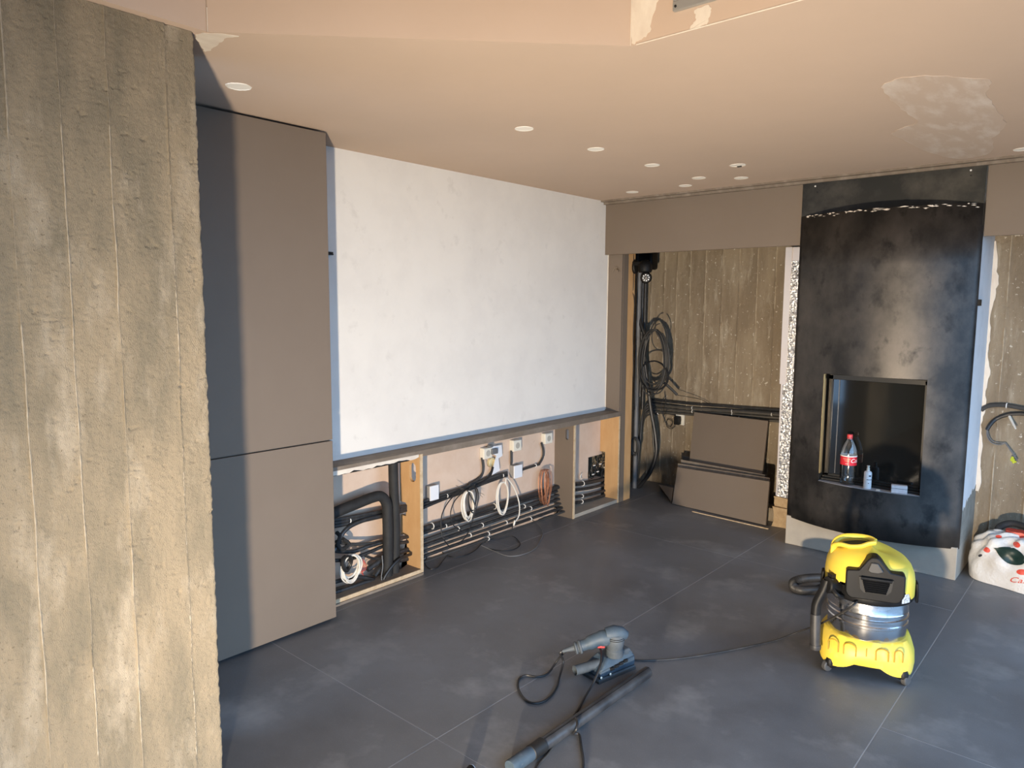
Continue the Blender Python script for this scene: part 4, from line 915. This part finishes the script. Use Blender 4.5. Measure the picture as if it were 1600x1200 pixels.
run([(1562, 833, 5.06), (1560, 826, 5.07), (1566, 821, 5.10), (1578, 818, 5.12), (1592, 820, 5.12), (1606, 826, 5.10), (1616, 840, 5.06)], .020, m_foam, 'thick black hose end arching out of the carrier bag', 'hose_piece', 'hose', 'Y', seg=14)
tag(obj('red_rag', lump(MB(), pY(1588, 836, 5.05), (.05, .04, .025), 5), m_bagred), 'dull red rag on top of the carrier bag', 'rag')

# ------------------------------------------------------------------ wet and dry vacuum cleaner
vac = thing('vacuum_cleaner', 'yellow and black workshop vacuum cleaner with steel drum', 'vacuum cleaner', (-.84, 3.385, 0), .32)
def lob(name, mb, m, p=vac, **k): return obj(name, mb, m, p, local=True, **k)
for sx in (-1, 1):
    for sy in (-1, 1):
        c = Vector((.142*sx, .142*sy, 0)); wa = Vector((.8*sx if sx > 0 else .55, -.6, 0)).normalized()
        cs = lob('caster', MB().lathe([(.0001, -.011), (.020, -.011), (.024, -.008), (.024, .008), (.020, .011), (.0001, .011)], c+Vector((.012*sx, 0, .0245)), 20, wa), m_wheel)
        lob('fork', MB().lathe([(.020, .030), (.022, .046), (.016, .062), (.0001, .062)], c, 16).obox(c+Vector((-.004*sx, .006, .034)), (wa, Vector((0, 0, 1)), wa.cross(Vector((0, 0, 1)))), (.018, .012, .014)), m_blk, cs)
# yellow chassis: rounded square skirt, arched between the casters
def sup(a, r, n=3.2):
    return r/((abs(math.cos(a))**n+abs(math.sin(a))**n)**(1/n))
NS = 96; mb = MB(); rings = []
levels = [(0, None, .195), (1, .075, .199), (2, .115, .197), (3, .150, .186), (4, .168, .176), (5, .172, .168)]
for lv, z, r in levels:
    ring = []
    for k in range(NS):
        a = 2*math.pi*k/NS; cn = abs(math.sin(2*a))
        zz = z if z is not None else .070-.034*max(0, (cn-.55)/.45)**.7
        rr = sup(a, r, 2.9-.14*lv) if lv < 4 else sup(a, r, 2.2)
        if z is not None and lv == 4: zz = z+.006*math.sin(8*a)
        ring.append((rr*math.cos(a)*.98, rr*math.sin(a)*.96, zz))
    rings.append(ring)
V = [p for r in rings for p in r]
Fc = [(i*NS+k, i*NS+(k+1) % NS, (i+1)*NS+(k+1) % NS, (i+1)*NS+k) for i in range(len(rings)-1) for k in range(NS)]
Fc.append(tuple((len(rings)-1)*NS+k for k in range(NS)))
mb.add(V, Fc); chs = lob('chassis', mb, m_yel, sharp=50)
lob('chassis_bottom', MB().lathe([(.0001, .062), (.165, .062), (.165, .075), (.0001, .075)], (0, 0, 0), 40), m_blkd, chs)
for xo_, w_ in ((-.135, .020), (-.070, .024), (.055, .024), (.118, .016)):
    P = []
    yb_ = lambda x, z: -sup(math.atan2(-.19, x), .192 if z > .13 else .197, 2.6)*abs(math.sin(math.atan2(-.19, x)))*.965-.001
    for t in np.linspace(0, 1, 14):
        if t < .3: p = (xo_-w_, .108+.035*(t/.3))
        elif t > .7: p = (xo_+w_, .143-.035*((t-.7)/.3))
        else: a = math.pi*(1-(t-.3)/.4); p = (xo_+w_*math.cos(a), .143+.016*math.sin(a))
        P.append((p[0], yb_(p[0], p[1]), p[1]))
    lob('arch_groove_shade', MB().tube(P, .0028, 6), m_yeld, chs)  # darker yellow cords, slightly proud, paint the shade in the arched slits
lob('arch_groove_shade', MB().tube([(-.006, yb_(-.006, .14)-.001, .15), (-.006, yb_(-.006, .12)-.001, .118)], .002, 6), m_yeld, chs)
drum = lob('drum', MB().lathe([(.158, .150), (.160, .155), (.160, .222), (.165, .226), (.165, .236), (.161, .240), (.161, .248), (.166, .252), (.166, .264), (.161, .268), (.161, .282), (.166, .287), (.164, .292), (.162, .345)], (0, 0, 0), 64), m_inox)
lob('drum_rim', MB().lathe([(.163, .336), (.172, .336), (.172, .346), (.163, .346)], (0, 0, 0), 64), m_inox, drum)
col = lob('motor_collar', MB().lathe([(.16, .340), (.178, .340), (.182, .348), (.182, .380), (.178, .386), (.178, .402), (.15, .404)], (0, 0, 0), 64), m_blk)
# yellow hood with a lower edge that rises over the black motor panel
mb = MB(); prof = [(.184, .395), (.184, .43), (.179, .47), (.168, .503), (.150, .529), (.122, .547), (.085, .558), (.04, .563), (.0001, .564)]
V = []; NSg = 64
for i, (r, z) in enumerate(prof):
    for k in range(NSg):
        a = 2*math.pi*k/NSg
        rr = sup(a, r, 2.35) if r > .01 else r
        zz = z
        if i == 0: zz = .395+(.022 if abs(((a+math.pi/2+math.pi) % (2*math.pi))-math.pi) < .72 else 0)-(.03 if abs(math.cos(a)) > .8 else 0)
        V.append((rr*math.cos(a)*.98, rr*math.sin(a)*.98, zz-.035*max(0, math.cos(a))*(z-.395)/.17))
Fc = [(i*NSg+k, i*NSg+(k+1) % NSg, (i+1)*NSg+(k+1) % NSg, (i+1)*NSg+k) for i in range(len(prof)-1) for k in range(NSg)]
mb.add(V, Fc); hood = lob('hood', mb, m_yel, sharp=40)
# carrying handle: yellow bow over a black disc painting the dark of the grip opening
lob('grip_pocket_shade', MB().lathe([(.0001, 0), (1, 0), (.9, .12), (.0001, .15)], (0, 0, 0), 24), m_blkd, hood)
gp = hood.children[-1]
for v in gp.data.vertices:
    x, y, z = v.co; v.co = (-.062+x*.070, -.035+y*.040+x*.004, .556+z*.06+x*.010)
hp = [(-.150, -.035, .48), (-.150, -.04, .535), (-.128, -.064, .556), (-.085, -.078, .556), (-.045, -.076, .562), (-.015, -.060, .572), (.012, -.045, .575)]
lob('carry_handle', MB().tube(spline(hp, 5), .0095, 10, sq=(1.3, 1)), m_yel, hood)
hp2 = [(-.150, -.035, .48), (-.148, -.015, .545), (-.115, .004, .572), (-.06, .010, .580), (-.01, -.004, .582), (.014, -.03, .578)]
lob('carry_handle', MB().tube(spline(hp2, 5), .0095, 10, sq=(1.3, 1)), m_yel, hood)
# black motor panel with air slots
pan = [(-.098, .488), (-.055, .494), (-.022, .544), (-.008, .556), (.014, .556), (.028, .544), (.066, .498), (.118, .490), (.124, .482), (.124, .402), (.108, .372), (.09, .366), (-.078, .366), (-.092, .374), (-.102, .392), (-.102, .480)]
mp2 = MB().prism([(x, -.186-.012*max(0, 1-abs(x)/.12), z) for x, z in pan], (0, .075, 0)); panel = lob('motor_panel', mp2, m_blk, bevel=.005)
lob('vent_recess', MB().prism([(x, -.200, z) for x, z in [(-.052, .468), (.078, .468), (.072, .420), (.055, .402), (-.032, .402), (-.046, .416)]], (0, .012, 0)), m_blkd, panel)
for k in range(6):
    z = .410+k*.0085; w_ = .040+k*.0022
    lob('vent_slat', MB().obox((.013, -.2025, z), (Vector((1, 0, 0)), Vector((0, -.5, .86)), Vector((0, -.86, -.5))), (w_, .0022, .005)), m_blk, panel)
lob('grip_lip', MB().tube([(-.045, -.203, .464), (.072, -.203, .464)], .007, 8), m_blk, panel)
lob('spout_relief', MB().prism([(x, -.204, z) for x, z in [(-.022, .498), (-.010, .535), (.016, .535), (.040, .500), (.02, .490), (-.008, .490)]], (0, .014, 0)), m_dkgrey, panel, bevel=.004)
st_a = -math.pi/2+.82
sx2 = [st_a-.13, st_a+.13]
mb = MB(); n = 6; A = [sx2[0]+(sx2[1]-sx2[0])*i/n for i in range(n+1)]
for a, b_ in zip(A[:-1], A[1:]): mb.add([(.187*math.cos(t), .187*math.sin(t), z) for t, z in ((a, .354), (b_, .354), (b_, .394), (a, .394))], [(0, 1, 2, 3)])
lob('barcode_sticker', mb, m_sticker, col)
for sgn in (-1, 1):
    lob('latch', MB().prism([(.181*sgn, -.028, .410), (.181*sgn, .028, .410), (.186*sgn, .024, .36), (.186*sgn, .010, .318), (.186*sgn, -.010, .318), (.186*sgn, -.024, .36)], (.012*sgn, 0, 0)), m_blk, bevel=.004)
lob('hose_inlet', MB().lathe([(.030, 0), (.036, .004), (.036, .05), (.030, .055), (.0001, .055)], (-.130, -.112, .385), 20, (-.8, -.55, .1)).obox((-.152, -.122, .405), (Vector((.6, -.8, 0)), Vector((0, 0, 1)), Vector((-.8, -.6, 0))), (.014, .034, .014)), m_blk)
lob('cord_hook', MB().tube(spline([(-.11, -.155, .352), (-.13, -.17, .362), (-.15, -.155, .385), (-.155, -.14, .42)], 4), .011, 8), m_blk)
lob('wand_holder', MB().tube(spline([(-.172, -.125, .405), (-.185, -.13, .36), (-.208, -.135, .30), (-.212, -.14, .25)], 5), .021, 12), m_blk)
lob('holder_tube', MB().tube([(-.212, -.14, .250), (-.210, -.145, .18), (-.206, -.15, .095)], .022, 14).lathe([(.0235, 0), (.0245, .006), (.0245, .016), (.0235, .02)], (-.2065, -.15, .095), 14), m_hose)
vb = vac.location
def vloc(p): a = -.32; p = Vector(p)-vb; return Vector((p.x*math.cos(a)-p.y*math.sin(a), p.x*math.sin(a)+p.y*math.cos(a), p.z))
P = spline([(-.02, .30, .06), vloc(pZ(1300, 906, .07)), vloc(pZ(1283, 903, .075)), vloc(pZ(1258, 904, .07)), vloc(pZ(1241, 909, .05)), vloc(pZ(1240, 917, .03)), vloc(pZ(1252, 922, .026)), vloc(pZ(1275, 922, .026)), vloc(pZ(1300, 922, .026)), (.06, .24, .028)], 18)
lob('suction_hose', MB().tube(P, .0255, 14, ridge=.10), m_hose, sharp=60)
# cord from the vacuum towards the sander
def vl(x, y, z): a = .32; return Vector((vb.x+x*math.cos(a)-y*math.sin(a), vb.y+x*math.sin(a)+y*math.cos(a), z))
P = spline([vl(-.055, -.187, .352), vl(-.085, -.21, .325), pZ(1283, 974, .17), pZ(1250, 986, .05), pZ(1214, 1000, .006), pZ(1175, 1009, .005), pZ(1120, 1020, .005), pZ(1060, 1029, .005), pZ(1010, 1032, .005), pZ(985, 1031, .005), pZ(960, 1030, .005)], 6)
lob('power_cord', MB().tube([vloc(p) for p in P], .0042, 8), m_hose, label='dusty black power cord')

# ------------------------------------------------------------------ sander, suction pipe and cords
C0 = pZ(936, 1070, 0); C1 = pZ(992, 1046, 0); C2 = pZ(906, 1051, 0)
u_ = (C1-C0).normalized(); w_ = Vector((-u_.y, u_.x, 0)); Ls, Ws = .225, .118
sd_ = thing('orbital_sander', 'dusty blue-grey orbital sander resting on the tiles', 'sander', C0+u_*Ls/2+w_*Ws/2)
o0 = C0
def sp(a, b_, z): return o0+u_*(a*Ls)+w_*(b_*Ws)+Vector((0, 0, z))
obj('sanding_pad', MB().hexa([sp(0, 0, 0), sp(1, 0, 0), sp(1, 1, 0), sp(0, 1, 0)], [sp(0, 0, .012), sp(1, 0, .012), sp(1, 1, .012), sp(0, 1, .012)]), m_felt, sd_, bevel=.002)
obj('base_plate', MB().hexa([sp(.0, .02, .012), sp(1, .02, .012), sp(1, .98, .012), sp(.0, .98, .012)], [sp(.02, .04, .019), sp(.98, .04, .019), sp(.98, .96, .019), sp(.02, .96, .019)]), m_bluel, sd_)
bod = obj('housing', MB().hexa([sp(.04, .05, .020), sp(.99, .03, .020), sp(.99, .97, .020), sp(.04, .95, .020)], [sp(.08, .06, .045), sp(.99, .03, .062), sp(.99, .97, .062), sp(.08, .94, .045)])
    .hexa([sp(.08, .06, .045), sp(.99, .03, .062), sp(.99, .97, .062), sp(.08, .94, .045)], [sp(.32, .2, .085), sp(.92, .15, .088), sp(.92, .85, .088), sp(.32, .8, .085)]), m_blue, sd_, bevel=.006)
obj('housing_cap', MB().hexa([sp(.55, .12, .080), sp(.97, .08, .072), sp(.97, .92, .072), sp(.55, .88, .080)], [sp(.62, .22, .097), sp(.92, .2, .095), sp(.92, .8, .095), sp(.62, .78, .097)]), m_bluel, bod, bevel=.004)
mb = MB()
for k in range(4): mb.obox(sp(.36+.12*k, .045, .045+.004*k), (u_, Vector((0, 0, 1)), w_), (.010, .006, .006))
obj('vent_slots', mb, m_blkd, bod)
for a in (.06, .30): obj('clamp_screw', MB().lathe([(.006, 0), (.006, .004), (.0001, .005)], sp(a, .02, .024), 10, -w_+Vector((0, 0, .5))), m_hook, bod)
mc = pZ(960.5, 1024, .085)
mo = obj('motor_body', MB().lathe([(.036, 0), (.037, .004), (.037, .030), (.034, .034), (.034, .040), (.038, .048), (.041, .072), (.041, .092), (.036, .100), (.0001, .102)], mc, 32), m_bluel, sd_)
for z in (.078, .086): obj('groove_ring', MB().lathe([(.0405, z), (.0425, z+.002), (.0405, z+.004)], mc, 32), m_blk, mo)
hd = (-RT+FW*(-.06)); hd.z = 0; hd.normalize()
tcap = mc+Vector((0, 0, .095))
obj('top_cap', MB().tube([tcap-hd*.052+Vector((0, 0, -.004)), tcap-hd*.03+Vector((0, 0, .004)), tcap+hd*.005+Vector((0, 0, .006)), tcap+hd*.04], [.018, .030, .036, .030], 14), m_blue, sd_)
h1 = tcap+hd*.03+Vector((0, 0, -.012)); h2 = h1+hd*.125+Vector((0, 0, -.038))
hn = obj('handle', MB().tube(spline([h1, h1.lerp(h2, .35)+Vector((0, 0, .006)), h1.lerp(h2, .75), h2], 4), [.034]*4+[.030]*4+[.024]*4+[.022], 16), m_blue, sd_)
obj('trigger', MB().obox(h1.lerp(h2, .25)+Vector((0, 0, -.030)), (hd, Vector((0, 0, 1)), hd.cross(Vector((0, 0, 1)))), (.016, .006, .008)), m_cap, hn, bevel=.003)
h3 = h2+hd*.075+Vector((0, 0, -.020))
obj('strain_collar', MB().lathe([(.020, 0), (.030, .004), (.030, .012), (.022, .016), (.022, .02), (.027, .024), (.027, .030), (.018, .034)], h2-hd*.01, 20, (h3-h2)), m_bluel, hn)
obj('cord_sleeve', MB().tube([h2, h2.lerp(h3, .5), h3], [.016, .011, .007], 12), m_bluel, hn)
d0, d1 = pZ(956, 1031, .055), pZ(898, 1048, .046)
dd_ = (d1-d0).normalized()
prt = obj('dust_port', MB().lathe([(.026, 0), (.024, .03), (.0215, .04), (.0215, (d1-d0).length), (.018, (d1-d0).length), (.018, (d1-d0).length-.06), (.0001, (d1-d0).length-.06)], d0, 28, dd_), m_bluel, sd_)
obj('port_bore', MB().lathe([(.0175, 0), (.0175, .001), (.0001, .001)], d1-dd_*.02, 20, dd_), m_black, prt)
obj('port_clip', MB().obox(d0.lerp(d1, .30)+Vector((0, 0, -.014))+w_*-.018, (dd_, Vector((0, 0, 1)), dd_.cross(Vector((0, 0, 1)))), (.012, .012, .006)), m_blue, prt)
# cord of the sander
P = spline([h3, h3+hd*.01+Vector((0, 0, -.012)), pZ(880, 1034, .05), pZ(874, 1058, .012), pZ(870, 1073, .006), pZ(860, 1088, .006), pZ(845, 1097.5, .006), pZ(828, 1097.5, .006), pZ(816, 1088, .006), pZ(809.5, 1074, .006), pZ(811, 1061, .006), pZ(822, 1055.5, .006), pZ(840, 1057.5, .006),
            pZ(856, 1052, .008), pZ(868, 1036, .03), pZ(880, 1021, .08), pZ(897, 1010, .115), pZ(915, 1003.5, .13), pZ(930, 1006, .125), pZ(939, 1017, .11), pZ(938, 1040, .085), pZ(927, 1067, .04), pZ(914, 1089, .012), pZ(905, 1106, .006), pZ(897, 1118, .007)], 6)
obj('power_cord', MB().tube(P, .0048, 8), m_cable, sd_)
# straight suction pipe
pa, pb = pZ(1012, 1050, .025), pZ(845, 1166, .025)
dp = (pb-pa).normalized(); Lp = (pb-pa).length
pi = thing('suction_pipe', 'straight dusty black suction pipe lying on the tiles', 'pipe', (pa.lerp(pb, .5).x, pa.lerp(pb, .5).y, 0))
obj('tube', MB().lathe([(.019, -.002), (.0235, 0), (.0245, .02), (.0245, Lp), (.019, Lp)], pa, 32, dp), m_pipe, pi)
obj('seam', MB().tube([pa+Vector((.006, 0, .0240)), pb+Vector((.006, 0, .0240))], .0012, 6), m_blk, pi)
cf = obj('end_cuff', MB().lathe([(.0255, Lp-.012), (.027, Lp-.01), (.027, Lp+.055), (.022, Lp+.06), (.0001, Lp+.06)], pa, 32, dp), m_blkd, pi)
obj('swivel_cuff', MB().lathe([(.025, Lp+.055), (.0255, Lp+.058), (.0255, Lp+.16), (.0235, Lp+.165), (.0001, Lp+.165)], pa, 32, dp), m_blue, pi)
P = spline([pZ(899, 1122, .052), pZ(902, 1129, .053), pZ(900, 1140, .040), pZ(896, 1146, .012), pZ(905, 1148, .006), pZ(908, 1165, .005), pZ(911, 1185, .005), pZ(911, 1200, .005), pZ(908, 1225, .005)], 6)
tag(obj('electric_cable', MB().tube(P, .0046, 8), m_cable), 'black cable crossing over the suction pipe', 'cord')
P = spline([pZ(868, 1162, .006), pZ(855, 1180, .005), pZ(842, 1195, .005), pZ(830, 1220, .005)], 5)
tag(obj('electric_cable', MB().tube(P, .0042, 8), m_dkgrey), 'dusty thin cable lying right beside the suction pipe', 'cord')
np_ = pZ(738, 1199, .014)
nz = thing('hose_tip', 'black and white plastic tip at the bottom edge of the picture', 'nozzle', (np_.x, np_.y, 0))
ad2 = Vector((.3, -.95, 0)).normalized()
obj('collar', MB().lathe([(.0001, 0), (.010, 0), (.013, .003), (.013, .02), (.010, .024)], np_, 16, ad2), m_jbox, nz)
obj('body', MB().lathe([(.0138, .006), (.0142, .008), (.0142, .09), (.012, .095), (.0001, .095)], np_, 16, ad2), m_blk, nz)

# ------------------------------------------------------------------ ceiling fittings
SL = ['torn round spot opening in the ceiling nearest the concrete wall', 'round spot opening above the left half of the white panel', 'round spot opening second in the row along the white panel', 'round spot opening third in the row along the white panel',
      'largest spot opening of the far cluster, toward the fireplace', 'spot opening in the middle of the far cluster', 'spot opening of the far cluster closest to the back panel on the fireplace side', 'spot opening of the far cluster between the middle and corner ones',
      'small spot opening nearest the corner of the room', 'spot opening at the right edge of the picture above the fireplace side']
for i, p in enumerate(SP):
    t = thing('spot_opening', SL[i], 'ceiling spot', (p.x, p.y, HC), 0, 'round spot openings in the ceiling')
    obj('housing', MB().lathe([(.0408, .0), (.0408, .012), (.0001, .012)], (p.x, p.y, HC-.001), 28), m_spot, t)
    rs = random.Random(i); ring = []
    for k in range(40):
        a = 2*math.pi*k/40; r = .0425+(rs.uniform(-.001, .004) if i in (0, 4) else rs.uniform(-.0006, .0008))
        ring.append((p.x+r*math.cos(a), p.y+r*math.sin(a), HC-.0006))
    obj('rim', MB().tube(ring, .0018 if i else .0024, 5, closed=True), m_spot, t)
    if i == 4: obj('wire_clip', MB().obox((p.x-.004, p.y+.03, HC-.003), HA+(Vector((0, 0, 1)),), (.012, .006, .003)), m_blkd, t)
vn = thing('air_vent', 'grey metal air vent grille in the bulkhead', 'vent', (-.86, 2.02, 2.49))
v0 = pY(1051, 18, 2.02); vx0, vz0 = v0.x, v0.z; vx1, vz1 = vx0+.60, vz0+.20
obj('frame', MB().box((vx0, 2.018, vz0), (vx1, 2.034, vz0+.028)).box((vx0, 2.018, vz1-.028), (vx1, 2.034, vz1)).box((vx0, 2.018, vz0+.028), (vx0+.028, 2.034, vz1-.028)).box((vx1-.028, 2.018, vz0+.028), (vx1, 2.034, vz1-.028)), m_vent, vn, bevel=.002)
obj('dark_back', MB().box((vx0+.02, 2.030, vz0+.02), (vx1-.02, 2.0335, vz1-.02)), m_blkd, vn)
for k in range(8):
    obj('slat', MB().obox(((vx0+vx1)/2, 2.024, vz0+.038+k*.018), (Vector((1, 0, 0)), Vector((0, -.6, -.8)), Vector((0, .8, -.6))), (.272, .009, .001)), m_vent, vn)
for z in (vz0+.012, vz1-.012): obj('screw', MB().lathe([(.004, 0), (.003, .003), (.0001, .003)], (vx0+.010, 2.018, z), 8, (0, -1, 0)), m_blkd, vn)
